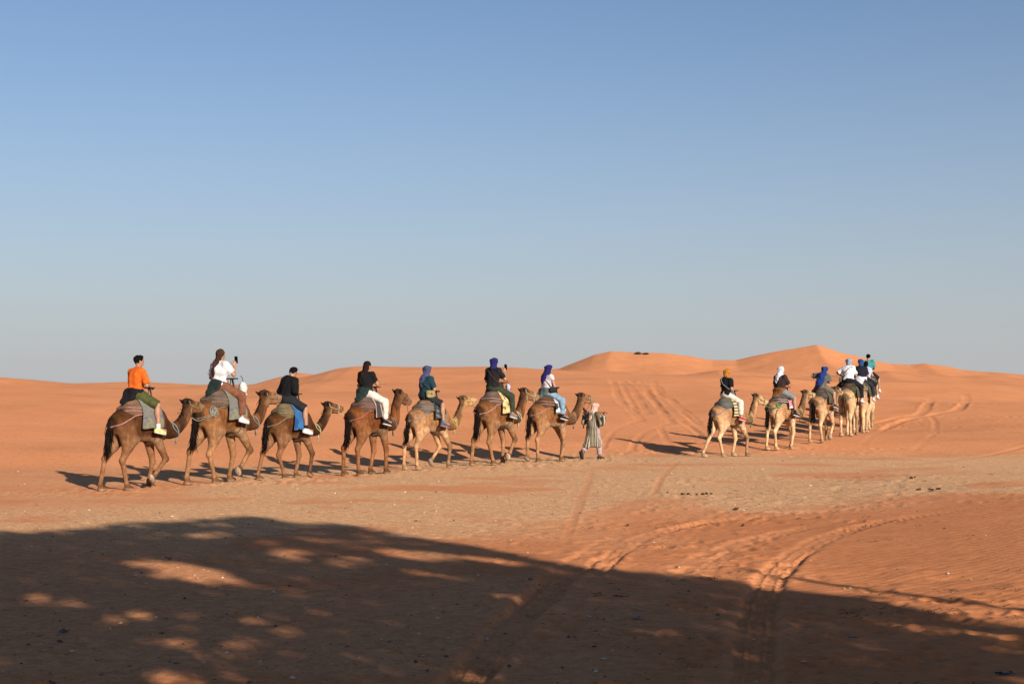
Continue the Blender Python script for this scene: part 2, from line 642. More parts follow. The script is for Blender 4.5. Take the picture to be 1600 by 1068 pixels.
TRACKS = [  # pixel polyline, half width (m), depth, tread, berm
    ([(690, 1100), (760, 1025), (830, 945), (885, 893), (930, 860), (965, 842), (1000, 822)], .20, .12, .008, .09),
    ([(800, 1100), (850, 1000), (900, 925), (945, 878), (1000, 843), (1070, 822), (1180, 808), (1320, 796), (1450, 785)], .16, .06, .006, .045),
    ([(1172, 1110), (1180, 1010), (1192, 935), (1215, 892), (1258, 858), (1310, 833), (1380, 815), (1480, 800), (1600, 788)], .19, .06, .010, .045),
    ([(990, 960), (1045, 905), (1110, 866), (1200, 838), (1300, 816), (1420, 800), (1540, 790)], .17, .035, .004, .03),
    ([(1095, 900), (1135, 868), (1180, 850), (1260, 828)], .12, .03, .004, .02),
    ([(340, 1070), (470, 996), (560, 947), (640, 902), (710, 868), (800, 843)], .26, .03, .002, .015),
    ([(940, 706), (946, 690), (962, 672), (1000, 656), (1060, 646), (1125, 642), (1200, 641)], .3, .10, .0, .06),
    ([(985, 708), (992, 690), (1010, 674), (1050, 660), (1110, 652), (1180, 649)], .3, .10, .0, .06),
    ([(1005, 706), (1010, 692), (1026, 678), (1060, 664)], .25, .08, .0, .05),
    ([(955, 592), (962, 606), (966, 622), (985, 640), (1003, 660)], .5, .14, .0, .08),
    ([(972, 594), (990, 612), (1002, 630), (1012, 648)], .5, .14, .0, .08),
    ([(985, 594), (1000, 604), (1018, 622), (1032, 640), (1042, 660)], .5, .12, .0, .08),
    ([(1020, 593), (1030, 610), (1048, 624), (1066, 640), (1088, 660), (1100, 672)], .5, .14, .0, .08),
    ([(1030, 665), (1042, 690), (1046, 702)], .3, .09, .0, .05),
    ([(964, 590), (975, 606), (985, 624), (996, 646)], .4, .12, .0, .08), ([(1000, 594), (1012, 612), (1024, 628), (1040, 648), (1052, 664)], .4, .12, .0, .08), ([(1010, 592), (1022, 606), (1040, 622)], .4, .12, .0, .08),
    ([(1060, 642), (1080, 656), (1098, 668)], .3, .10, .0, .06), ([(1075, 660), (1090, 676), (1098, 690)], .3, .09, .0, .05), ([(975, 660), (1000, 668), (1040, 668), (1090, 664)], .3, .09, .0, .05),
    ([(1060, 655), (1085, 672), (1105, 682)], .3, .09, .0, .05),
    ([(1360, 612), (1405, 613), (1440, 620), (1455, 628), (1445, 640), (1405, 652), (1350, 664)], .55, .2, .0, .13),
    ([(1470, 614), (1496, 615), (1510, 622), (1504, 633), (1465, 646), (1410, 658), (1375, 672)], .55, .22, .0, .15),
    ([(1640, 688), (1590, 700), (1540, 712), (1480, 720), (1400, 728)], .3, .08, .0, .05),
    ([(1452, 648), (1462, 664), (1452, 684), (1425, 706)], .3, .08, .0, .05),
    ([(1395, 655), (1380, 672), (1345, 700)], .3, .07, .0, .05),
    ([(1020, 775), (1035, 745), (1060, 720)], .16, .03, .0, .02),
    ([(880, 850), (905, 790), (925, 735)], .16, .02, .0, .015),
]
flatX = GX.ravel(); flatY = GY.ravel()
dense = np.zeros((NR, NA), bool); dense[:, :702] = True
cand = np.flatnonzero(dense.ravel() & (Rg.ravel() > 6) & (Rg.ravel() < 135))
cx = flatX[cand]; cy = flatY[cand]
dZ = np.zeros(NR * NA)
track_mask = np.zeros(NR * NA)
for pts, w, dep, tread, berm in TRACKS:
    if tread == 0:
        w *= .45; dep *= .20; berm *= .15
    else:
        w *= 1.1; dep *= .5; berm *= .16; tread *= 1.1
    P = spline([ray_ground(*p) for p in pts], 6)
    best = np.full(len(cand), 9.0); arc = np.zeros(len(cand)); s0 = 0.0
    for a, b in zip(P[:-1], P[1:]):
        L = float(np.hypot(*(b - a)))
        if L < 1e-6:
            continue
        m = np.flatnonzero((cx > min(a[0], b[0]) - 3 * w) & (cx < max(a[0], b[0]) + 3 * w) & (cy > min(a[1], b[1]) - 3 * w) & (cy < max(a[1], b[1]) + 3 * w))
        if len(m):
            d = (b - a) / L
            qx = cx[m] - a[0]; qy = cy[m] - a[1]
            t = np.clip(qx * d[0] + qy * d[1], 0, L)
            e = np.hypot(qx - t * d[0], qy - t * d[1])
            sgn = np.sign(qx * d[1] - qy * d[0])
            k = e < np.abs(best[m])
            best[m[k]] = (e * sgn)[k]; arc[m[k]] = s0 + t[k]
        s0 += L
    near = np.abs(best) < 3 * w
    s_ = np.abs(best[near]) / w
    a_ = arc[near]
    wob = 1 + .6 * vnoise(a_ / .8, np.sign(best[near]) * 3.3, 9) + .4 * vnoise(a_ / .23, np.sign(best[near]) * 5.1, 4)
    s_ = s_ * (1 + .18 * vnoise(a_ / .45, np.sign(best[near]) * 7.7, 13) + .10 * vnoise(a_ / .12, np.sign(best[near]) * 2.2, 14))
    brk = .35 + .65 * sstep(-.45, .25, vnoise(a_ / 2.6, a_ * 0 + w * 50, 15))
    fade = sstep(0, 1.2, a_) * sstep(0, 5.5 if tread else 1.2, s0 - a_)
    z = -dep * (1 - sstep(.62, 1.0, s_)) * (.8 + .2 * wob)
    z += berm * np.exp(-((s_ - 1.22) / .3) ** 2) * wob * .8
    if tread:
        z += tread * np.sign(np.sin(a_ * 2 * np.pi / .085 + 2.2 * s_)) * (s_ < .72)
        z += tread * 1.4 * (np.abs(s_ - .35) < .06)
    dZ[cand[near]] += z * fade * brk
    track_mask[cand[near]] = np.maximum(track_mask[cand[near]], (1 - sstep(.9, 1.5, s_)) * fade)
dZ = dZ.reshape(NR, NA)


def dent(x, y, rx, ry, ang, dep):
    r0 = math.hypot(x, y); a0 = math.atan2(x, y); R = 2.2 * max(rx, ry)
    i0, i1 = np.searchsorted(rr, [r0 - R, r0 + R])
    j0, j1 = np.searchsorted(aa[:700], [a0 - R / r0, a0 + R / r0])
    if i1 <= i0 or j1 <= j0:
        return
    X = GX[i0:i1, j0:j1] - x; Y = GY[i0:i1, j0:j1] - y
    c, s_ = math.cos(ang), math.sin(ang)
    q = np.sqrt(((X * c + Y * s_) / rx) ** 2 + ((-X * s_ + Y * c) / ry) ** 2)
    dZ[i0:i1, j0:j1] += -dep * np.exp(-(q ** 2) * 1.6) + dep * .55 * np.exp(-((q - 1.35) / .32) ** 2)


for i in range(2600):      # hoof and foot prints: right foreground, and along the caravan's path
    u = random.random()
    if u < .5:
        y = random.uniform(9.5, 34); x = y * random.uniform(.02, .40)
        if x < 1.0 + .08 * (y - 9) and random.random() < .7:
            continue
    elif u < .75:
        y = random.uniform(28, 47); x = -7.8 + (y - 30) * .77 + random.uniform(-2.2, 2.2)
    else:
        y = random.uniform(44, 70); x = 6.5 + (y - 45) * .8 + random.uniform(-4, 5)
    cl = fbm(np.array([x / 2.5]), np.array([y / 2.5]), 2, 77)[0]
    if cl < -.05:
        continue
    s_ = random.uniform(.07, .14)
    dent(x, y, s_ * random.uniform(1, 1.7), s_, random.uniform(0, 3.1), random.uniform(.012, .04) * (.6 if u < .5 else .9))
for i in range(500):
    y = random.uniform(8, 24); x = y * random.uniform(-.4, .1)
    dent(x, y, random.uniform(.1, .25), random.uniform(.07, .14), random.uniform(0, 3.1), random.uniform(.004, .014))
for i in range(900):
    y = random.uniform(28, 44); x = -7.9 + (y - 30) * .77 + random.gauss(0, .75)
    s_ = random.uniform(.08, .13)
    dent(x, y, s_ * random.uniform(1, 1.5), s_, random.uniform(0, 3.1), random.uniform(.008, .020))
# low hummocks where the sand was churned up
churn = sstep(.0, .35, fbm(GX / 3.2, GY / 2.6, 2, 91)) * sstep(1.0, 4.5, GX - .05 * GY) * sstep(38, 26, GY) * (Rg > 6)
dZ += churn * .028 * fbm(GX / .55, GY / .45, 3, 92)
plainm = (Rg < 48) & (Rg > 5)
dZ += plainm * (.008 * fbm(GX / .5, GY / .42, 3, 93))
near_trk = sstep(46, 60, Rg) * sstep(130, 90, Rg)
dZ += near_trk * .012 * fbm(GX / .9, GY / .9, 2, 95)
GZ = GZ + dZ

i, j = np.meshgrid(np.arange(NR - 1), np.arange(NA), indexing='ij')
jn = (j + 1) % NA
quads = np.stack([i * NA + j, (i + 1) * NA + j, (i + 1) * NA + jn, i * NA + jn], -1).reshape(-1, 4)[:, ::-1]
ground_me = mesh_np('ground', np.stack([GX, GY, GZ], -1).reshape(-1, 3), quads)

# gravel cover of the plain (0 sand .. 1 gravel)
gy0 = np.interp(GX, Y0X, Y0Y)
g = sstep(2.5, -3.5, GY - gy0) 
rightsand = sstep(-1.2, 2.2, GX - 1.0 - .0 * GY + 1.3 * fbm(GX / 3, GY / 3, 3, 7)) * sstep(25.5, 20.5, GY - .10 * GX + 2.0 * fbm(GX / 3, GY / 2, 2, 8))
g = g * (1 - rightsand)
lefts = sstep(-5, -11, GX + 2 * fbm(GX / 4, GY / 4, 2, 12)) * sstep(22, 27, GY)
g = g * (1 - .45 * lefts)
patch = .5 + .5 * fbm(GX / 2.6, GY / 1.9, 4, 15)
g = g * np.clip(.30 + 1.3 * sstep(.22, .62, patch), 0, 1)
trk = track_mask.reshape(NR, NA)
g = g * (1 - .3 * trk)
g = g * (.55 + .45 * sstep(17.5, 23, GY + 1.2 * fbm(GX / 2, GY / 2, 2, 19)))
red = np.maximum(rightsand, sstep(24, 17, GY + 1.5 * fbm(GX / 3, GY / 3, 2, 27))) * (1 - sstep(-4, 6, GY - gy0)) * (1 - .55 * trk)
set_col(ground_me, np.stack([g, red, sstep(4, 20, GY - gy0)], -1).reshape(-1, 3).astype(np.float32), 'cover')

t = NT('desert_ground')
at = t.new('Attribute', attribute_name='cover')
sep = t.new('SeparateColor'); t.link(at.outputs['Color'], sep.inputs[0])
tc = t.new('TexCoord')
n1 = t.new('TexNoise', Scale=.35, Detail=5.0, Roughness=.6); t.link(tc.outputs['Object'], n1.inputs['Vector'])
sand = t.ramp(n1.outputs[0], [(.3, (.495, .190, .076, 1)), (.7, (.575, .230, .096, 1))])
n2 = t.new('TexNoise', Scale=9.0, Detail=6.0, Roughness=.7); t.link(tc.outputs['Object'], n2.inputs['Vector'])
sand = t.mix(.35, sand, t.ramp(n2.outputs[0], [(.3, (.75, .75, .75, 1)), (.7, (1.2, 1.2, 1.2, 1))]), 'MULTIPLY')
n3 = t.new('TexNoise', Scale=34.0, Detail=5.0, Roughness=.75); t.link(tc.outputs['Object'], n3.inputs['Vector'])
grav = t.ramp(n3.outputs[0], [(.26, (.20, .10, .05, 1)), (.42, (.52, .285, .138, 1)), (.6, (.68, .41, .208, 1)), (.78, (.80, .58, .34, 1))])
vo = t.new('TexVoronoi', Scale=26.0); t.link(tc.outputs['Object'], vo.inputs['Vector'])
spk = t.ramp(vo.outputs['Color'], [(.0, (.5, .47, .45, 1)), (.25, (.92, .9, .88, 1)), (.8, (1.05, 1.02, 1.0, 1)), (.95, (1.7, 1.65, 1.6, 1))])
grav = t.mix(.75, grav, spk, 'MULTIPLY')
n4 = t.new('TexNoise', Scale=7.0, Detail=8.0, Roughness=.85); t.link(tc.outputs['Object'], n4.inputs['Vector'])
grav = t.mix(.9, grav, t.ramp(n4.outputs[0], [(.32, (.38, .37, .37, 1)), (.5, (1.0, 1.0, 1.0, 1)), (.68, (1.5, 1.52, 1.55, 1))]), 'MULTIPLY')
sand = t.mix(t.math('MULTIPLY', t.math('SUBTRACT', 1.0, sep.outputs[2]), .75), sand, t.ramp(n4.outputs[0], [(.28, (.55, .52, .50, 1)), (.48, (.97, .97, .97, 1)), (.75, (1.25, 1.25, 1.25, 1))]), 'MULTIPLY')
sand = t.mix(t.math('MULTIPLY', sep.outputs[1], .85), sand, t.mix(1.0, sand, (.86, .78, .70, 1), 'MULTIPLY'))
gm = t.math('ADD', sep.outputs[0], t.math('MULTIPLY', t.math('SUBTRACT', n2.outputs[0], .5), .9))
gm = t.math('MULTIPLY', t.math('SMOOTH_MIN', t.math('MAXIMUM', gm, 0.0), 1.0, .1), sep.outputs[0])
gm.node.use_clamp = True
t.link(t.mix(t.math('MULTIPLY', gm, .8), sand, grav), t.b.inputs['Base Color'])
t.b.inputs['Roughness'].default_value = .95
t.b.inputs['Specular IOR Level'].default_value = .08
# ripples and grain
mp = t.new('Mapping'); mp.inputs['Rotation'].default_value = (0, 0, .9); t.link(tc.outputs['Object'], mp.inputs['Vector'])
wv = t.new('TexWave', Scale=2.2, Distortion=5.0, Detail=2.0); wv.inputs['Detail Scale'].default_value = .8
t.link(mp.outputs[0], wv.inputs['Vector'])
rip = t.math('MULTIPLY', wv.outputs[0], t.math('SUBTRACT', 1.0, gm))
hsum = t.math('ADD', t.math('MULTIPLY', rip, .14), t.math('MULTIPLY', n2.outputs[0], .55))
hsum = t.math('ADD', hsum, t.math('MULTIPLY', n3.outputs[0], t.math('MULTIPLY_ADD', gm, .9, .15)))
t.bump(hsum, .55, .028)
M_GROUND = t.m
ground = obj('ground', ground_me, M_GROUND)
ground['kind'] = 'structure'
# ------------------------------------------------------------------ trees outside the frame, to the right and behind the camera: their crowns throw the dappled shade
SH = np.array([SUN_DIR.x, SUN_DIR.y]) / math.hypot(SUN_DIR.x, SUN_DIR.y)   # ground direction towards the sun
TAN = math.tan(SUN_EL)


def g2(px, py):
    d = EYE * F / (py - 612.)
    return ((px - 800) / F * d, d)


edge = [(-700, 815), (-300, 822), (0, 828), (60, 831), (130, 822), (200, 815), (300, 812), (330, 806), (400, 805), (430, 809), (560, 822), (640, 836), (700, 841), (760, 855), (830, 862), (900, 877), (1000, 886),
        (1100, 896), (1180, 904), (1340, 919), (1400, 932), (1440, 940), (1500, 956), (1600, 976), (1680, 992), (1800, 1010)]
EPX = np.array([(-2600, 790)] + edge + [(2600, 1150)], float)
HOLES = [((300, 893), 62, 15), ((250, 880), 45, 7), ((345, 905), 40, 10), ((325, 835), 26, 6), ((455, 864), 34, 10), ((545, 877), 34, 10), ((640, 864), 45, 6), ((700, 870), 50, 6), ((780, 876), 45, 5), ((580, 843), 30, 4), ((55, 930), 26, 6), ((20, 944), 25, 7),
         ((265, 1058), 45, 14), ((110, 940), 16, 5), ((455, 928), 18, 5), ((705, 900), 22, 3), ((1450, 978), 70, 5), ((1380, 970), 30, 4), ((1575, 992), 40, 9), ((1560, 1012), 45, 7), ((950, 932), 25, 5), ((190, 962), 30, 7), ((740, 1050), 40, 12), ((270, 1000), 30, 8)]


def lit(gx, gy, gz, fl, rag):
    """true where the photograph shows sun on the ground"""
    if gy < 4:
        return False
    px = 800 + F * gx / gy; py = 612 + (EYE - gz) * F / gy
    if py < np.interp(px, EPX[:, 0], EPX[:, 1]) + 1.0 + max(py - 810, 0) / 15. - rag * 9:
        return True
    if fl > .42 and px < 650 and rg.random() < .4:
        return True
    for (hx, hy), a, b in HOLES:
        if ((px - hx) / a) ** 2 + ((py - hy) / b) ** 2 < 1.0 + .25 * math.sin(px * .11):
            return True
    return False


M_LEAF = NT('leaf')
tcl = M_LEAF.new('TexCoord'); nl = M_LEAF.new('TexNoise', Scale=1.3, Detail=3.0)
M_LEAF.link(tcl.outputs['Object'], nl.inputs['Vector'])
M_LEAF.link(M_LEAF.ramp(nl.outputs[0], [(.3, (.035, .06, .02, 1)), (.7, (.09, .12, .045, 1))]), M_LEAF.b.inputs['Base Color'])
M_LEAF = M_LEAF.m
M_BARK = NT('bark')
tcl = M_BARK.new('TexCoord'); nl = M_BARK.new('TexNoise', Scale=9.0, Detail=5.0)
M_BARK.link(tcl.outputs['Object'], nl.inputs['Vector'])
M_BARK.link(M_BARK.ramp(nl.outputs[0], [(.3, (.07, .045, .03, 1)), (.7, (.2, .14, .1, 1))]), M_BARK.b.inputs['Base Color'])
M_BARK.bump(nl.outputs[0], .6, .03)
M_BARK = M_BARK.m

TREES = [(4.2, -2.6, 'broad leafy tree beside the viewpoint shading the near ground on the left'),
         (9.2, -1.9, 'tallest leafy tree beside the viewpoint shading the middle of the near ground'),
         (13.6, -2.4, 'lower leafy tree far right of the viewpoint shading the right corner')]
leafpts = [[], [], []]
rg = random.Random(5)
NT_ = 30000
gxs = np.array([rg.uniform(-15, 8) for _ in range(NT_)]); gys = np.array([rg.uniform(3.0, 25.5) for _ in range(NT_)])
gzs = hbase(gxs, gys)
fls = fbm(gxs / 1.1, gys / 2.3, 3, 201)
rags = .5 * fbm(gxs / .9, gxs * 0 + 2, 3, 203) + .35 * fbm(gxs / .35, gys / .6, 2, 204)
for gx, gy, gz, fl, rag in zip(gxs, gys, gzs, fls, rags):
    if lit(gx, gy, gz, fl, rag):
        continue
    yy = -2.2 + rg.uniform(-1.5, 1.4)
    tt = (gy - yy) / -SH[1]
    P = np.array([gx + SH[0] * tt, yy, gz + tt * TAN])
    if P[2] < 1.5 or P[2] > 12 or P[0] < 1.6 or P[0] > 17.5:
        continue
    k = int(np.argmin([abs(P[0] - tr[0]) - (.8 if i == 1 else 0) for i, tr in enumerate(TREES)]))
    leafpts[k].append(P)
for k, (tx, ty, lab) in enumerate(TREES):
    tz = hz(tx, ty)
    T = thing('tree', lab, 'tree', (tx, ty, tz), 0, 'trees beside the viewpoint')
    L = np.array(leafpts[k]) - np.array([tx, ty, tz])
    V = []; Q = []
    rl = np.random.default_rng(30 + k)
    for p in L:
        for q in range(3):
            a = rl.normal(size=3); a /= np.linalg.norm(a)
            b = np.cross(a, rl.normal(size=3)); b /= np.linalg.norm(b)
            s1 = rl.uniform(.10, .20); s2 = s1 * .45
            c = p + rl.normal(size=3) * .06
            o = len(V)
            V += [c - a * s1, c + b * s2, c + a * s1, c - b * s2]
            Q.append((o, o + 1, o + 2, o + 3))
    obj('crown', mesh_np('crown', np.array(V), np.array(Q), False), M_LEAF, T)
    parts = []
    top = L[:, 2].max()
    tp = spline([(0, 0, -.3), (.08, .05, 1.2), (-.1, 0, 2.6), (.05, -.1, 4.2), (0, 0, top * .75)], 5)
    parts.append(tube(tp, np.linspace(.26, .06, len(tp)), 9))
    pick = L[rl.choice(len(L), min(len(L), 46), replace=False)]
    for p in pick:
        z0 = min(max(1.2, p[2] * .55), top * .7)
        s_ = np.array([0, 0, z0])
        p = p - np.array([0, 0, .35])
        m = (s_ + p) / 2 - np.array([0, 0, .1])
        bp = spline([s_, m, p], 4)
        parts.append(tube(bp, np.linspace(.06, .012, len(bp)), 5))
    V, Q = join(parts)
    obj('trunk', mesh_py('trunk', V, Q), M_BARK, T)

def hair_mat0(rgb):
    return cloth(rgb, .95)


# ------------------------------------------------------------------ pebbles, twigs (uncountable) on the plain
def scatter_mesh(name, items, mat, label):
    """items: list of (V, Q)"""
    V, Q = join(items)
    me = mesh_py(name, V, Q, False)
    o = obj(name, me, mat)
    o['kind'] = 'stuff'; o['label'] = label
    return o


def stone(rng_, r):
    a = np.array([[-1, 0, 0], [1, 0, 0], [0, -1, 0], [0, 1, 0], [0, 0, -1], [0, 0, 1], [.6, .6, .4], [-.6, .5, .45], [.5, -.6, .4], [-.6, -.5, .3]], float)[:6]
    a = a * (1 + rng_.uniform(-.35, .35, (6, 1))) * r * np.array([1.2, .9, .6])
    an = rng_.uniform(0, 6.3); c, s_ = math.cos(an), math.sin(an)
    a[:, :2] = a[:, :2] @ np.array([[c, s_], [-s_, c]])
    Q = [(5, 1, 3), (5, 3, 0), (5, 0, 2), (5, 2, 1), (4, 3, 1), (4, 0, 3), (4, 2, 0), (4, 1, 2)]
    return a, Q


def ground_full(x, y):
    """height of the built sheet at a point (nearest grid row and column)"""
    r0 = math.hypot(x, y); a0 = math.atan2(x, y)
    i = min(max(int(np.searchsorted(rr, r0)), 1), NR - 1); j = min(max(int(np.searchsorted(aa[:700], a0)), 1), 699)
    fi = (r0 - rr[i - 1]) / (rr[i] - rr[i - 1]); fj = (a0 - aa[j - 1]) / (aa[j] - aa[j - 1])
    return float((GZ[i - 1, j - 1] * (1 - fj) + GZ[i - 1, j] * fj) * (1 - fi) + (GZ[i, j - 1] * (1 - fj) + GZ[i, j] * fj) * fi)


r3 = np.random.default_rng(3)
sets = {'pale': [], 'dark': [], 'grey': []}
for n_ in range(15000):
    yv = 1 / r3.uniform(1 / 44., 1 / 8.2)
    xv = yv * r3.uniform(-.40, .40)
    if yv > 8 and abs(math.atan2(xv, yv)) > half * .98:
        continue
    i = min(int(np.searchsorted(rr, math.hypot(xv, yv))), NR - 1); j = min(int(np.searchsorted(aa[:700], math.atan2(xv, yv))), 699)
    if r3.random() > .06 + .6 * g[i, j]:
        continue
    big = r3.random() ** 6
    r = (.0045 + .017 * big) * (1 + .012 * yv)
    v, q = stone(r3, r)
    v = v + np.array([xv, yv, ground_full(xv, yv) + r * .22])
    u = r3.random()
    sets['pale' if u < .25 else 'dark' if u < .42 else 'grey'].append((v, q))
for nm, rgb, lab in (('pale', (245, 222, 192), 'pale pebbles strewn over the gravel plain'), ('dark', (126, 92, 74), 'dark pebbles strewn over the gravel plain'),
                     ('grey', (190, 150, 116), 'brown pebbles strewn over the gravel plain')):
    scatter_mesh('pebbles', sets[nm], cloth(rgb, .85), lab)
tw = []
for n_ in range(300):
    yv = 1 / r3.uniform(1 / 34., 1 / 8.5)
    xv = yv * r3.uniform(.05, .38)
    if fbm(np.array([xv / 1.2]), np.array([yv / 1.2]), 2, 44)[0] < .12:
        continue
    for k in range(r3.integers(2, 6)):
        an = r3.uniform(0, 6.3); L = r3.uniform(.03, .11)
        c = np.array([xv, yv, 0]) + np.append(r3.normal(size=2) * .07, 0)
        c[2] = ground_full(c[0], c[1]) + .008
        d = np.array([math.cos(an), math.sin(an), r3.uniform(-.05, .25)]) * L
        tw.append(tube([c - d / 2, c + np.array([0, 0, .01]) + r3.normal(size=3) * .008, c + d / 2], .0026, 4))
scatter_mesh('twigs', tw, cloth((120, 84, 60), .9), 'dry twigs and plant litter scattered over the sand on the right')

# countable bits lying on the ground
def lump(rng_, r, flat=.7, n=3):
    pr = [el(rng_.normal(size=3) * r * .4 * np.array([1, 1, .3]), r * rng_.uniform(.55, .8, 3) * np.array([1, 1, flat]), k=r * .3) for _ in range(n)]
    return Field(pr, r * .16, pad=r * .4).mesh('lump')


M_DUNG = cloth((78, 56, 44), .9)
lump_me = []
for k in range(4):
    v, q = lump(np.random.default_rng(70 + k), .06)
    me = mesh_np('dung', v, q); me.materials.append(M_DUNG); lump_me.append(me)
dung_px = [(1043, 771), (1066, 773), (1076, 772.5), (1088, 773.5), (1099, 773), (1104, 772.5), (1112, 773), (1147, 797), (1152, 796), (1161, 822), (981, 822), (1433, 766), (1437, 766.5), (1453, 765), (1466, 764), (1458, 765.5), (1429, 747), (1424, 747.5)]
ORD = ['leftmost', 'second from the left', 'third from the left', 'fourth from the left', 'fifth from the left', 'sixth from the left', 'rightmost']
dung_lab = ['dark dropping on the gravel, %s of the row of seven' % o_ for o_ in ORD] + ['left of the two dark droppings just below the row of seven', 'right of the two dark droppings just below the row of seven',
            'single dark dropping on churned sand beside the wheel tracks', 'single dark dropping on the gravel where the wheel tracks fork'] + \
           ['dark dropping on the far right sand, %s of a cluster of five' % o_ for o_ in ('leftmost', 'second from the left', 'third from the left', 'rightmost', 'fourth from the left')] + \
           ['right of two dark droppings farther back on the right gravel', 'left of two dark droppings farther back on the right gravel']
for k, p in enumerate(dung_px):
    x, y = ray_ground(*p)
    o = bpy.data.objects.new('dung', lump_me[k % 4]); COL.objects.link(o)
    o.location = (x, y, ground_full(x, y) + .02); o.rotation_euler = (0, 0, k * 1.3)
    s_ = .42 + .35 * ((k * 37) % 10) / 10
    o.scale = (s_, s_, s_)
    tag(o, dung_lab[k], 'dropping', 'dark droppings on the ground')


def scrap(px, py, size, rgb, lab, seed):
    x, y = ray_ground(px, py)
    r_ = np.random.default_rng(seed)
    n = 9
    u = np.linspace(-1, 1, n)
    U, W = np.meshgrid(u, u, indexing='ij')
    Gd = np.stack([U * size * (1 + .2 * np.sin(3 * W)), W * size * .6, .3 * size * np.abs(fbm(U * 1.6 + seed, W * 1.6, 3, seed)) + .01], -1)
    V, Q = sheet(Gd, .004)
    o = obj('plastic_scrap', mesh_py('plastic_scrap', V, Q), cloth(rgb, .45))
    o.location = (x, y, ground_full(x, y) + .006); o.rotation_euler = (0, 0, r_.uniform(0, 3))
    tag(o, lab, 'litter', 'litter on the ground')


scrap(100, 987, .05, (50, 80, 120), 'small blue plastic scrap lying in the shade at lower left', 1)
scrap(998, 967, .05, (150, 142, 130), 'crumpled whitish wrapper lying in the shade near the middle', 2)
scrap(1570, 1053, .06, (38, 46, 60), 'dark blue crumpled plastic lying in the lower right corner', 3)
scrap(1333, 997, .035, (140, 134, 126), 'small pale grey scrap lying in the shade on the right', 4)

# two shrubs on the far dune crest
M_SCRUB = hair_mat0((58, 56, 44))
for k, (px, wd, lab) in enumerate(((997, 1.0, 'left of two tiny dark shrubs on the far dune crest'), (1009, .7, 'right of two tiny dark shrubs on the far dune crest'))):
    yy = 446.; xx = (px - 800) / F * yy
    S = thing('desert_shrub', lab, 'shrub', (xx, yy, hz(xx, yy) - .1), 0, 'shrubs on the far dune')
    rl = np.random.default_rng(90 + k)
    V = []; Q = []
    for n_ in range(420):
        p = rl.normal(size=3) * np.array([.5, .4, .22]) * wd; p[2] = abs(p[2]) + .25
        a = rl.normal(size=3); a /= np.linalg.norm(a); b = np.cross(a, rl.normal(size=3)); b /= np.linalg.norm(b)
        o = len(V); V += [p - a * .16, p + b * .08, p + a * .16, p - b * .08]; Q.append((o, o + 1, o + 2, o + 3))
    obj('crown', mesh_np('crown', np.array(V), np.array(Q), False), M_SCRUB, S)
    V, Q = join([tube([(0, 0, -.2), tuple(rl.normal(size=3) * np.array([.3, .3, .1]) + np.array([0, 0, .7]))], [.05, .02], 5) for _ in range(6)])
    obj('stem', mesh_py('stem', V, Q), M_BARK, S)
# ------------------------------------------------------------------ camels
def A(*v):
    return np.array(v, float)


def nrm(v):
    return v / max(np.linalg.norm(v), 1e-9)


def ik(a, c, l1, l2, bend):
    """middle joint between a and c, pushed towards bend"""
    d = c - a; L = np.linalg.norm(d)
    L = min(L, (l1 + l2) * .999)
    d = nrm(d)
    x = (l1 * l1 - l2 * l2 + L * L) / (2 * L)
    h = math.sqrt(max(l1 * l1 - x * x, 0))
    b = bend - (bend @ d) * d
    return a + d * x + nrm(b) * h


def roty(a):
    c, s_ = math.cos(a), math.sin(a)
    return np.array([[c, 0, s_], [0, 1, 0], [-s_, 0, c]])


def rotz(a):
    c, s_ = math.cos(a), math.sin(a)
    return np.array([[c, -s_, 0], [s_, c, 0], [0, 0, 1]])


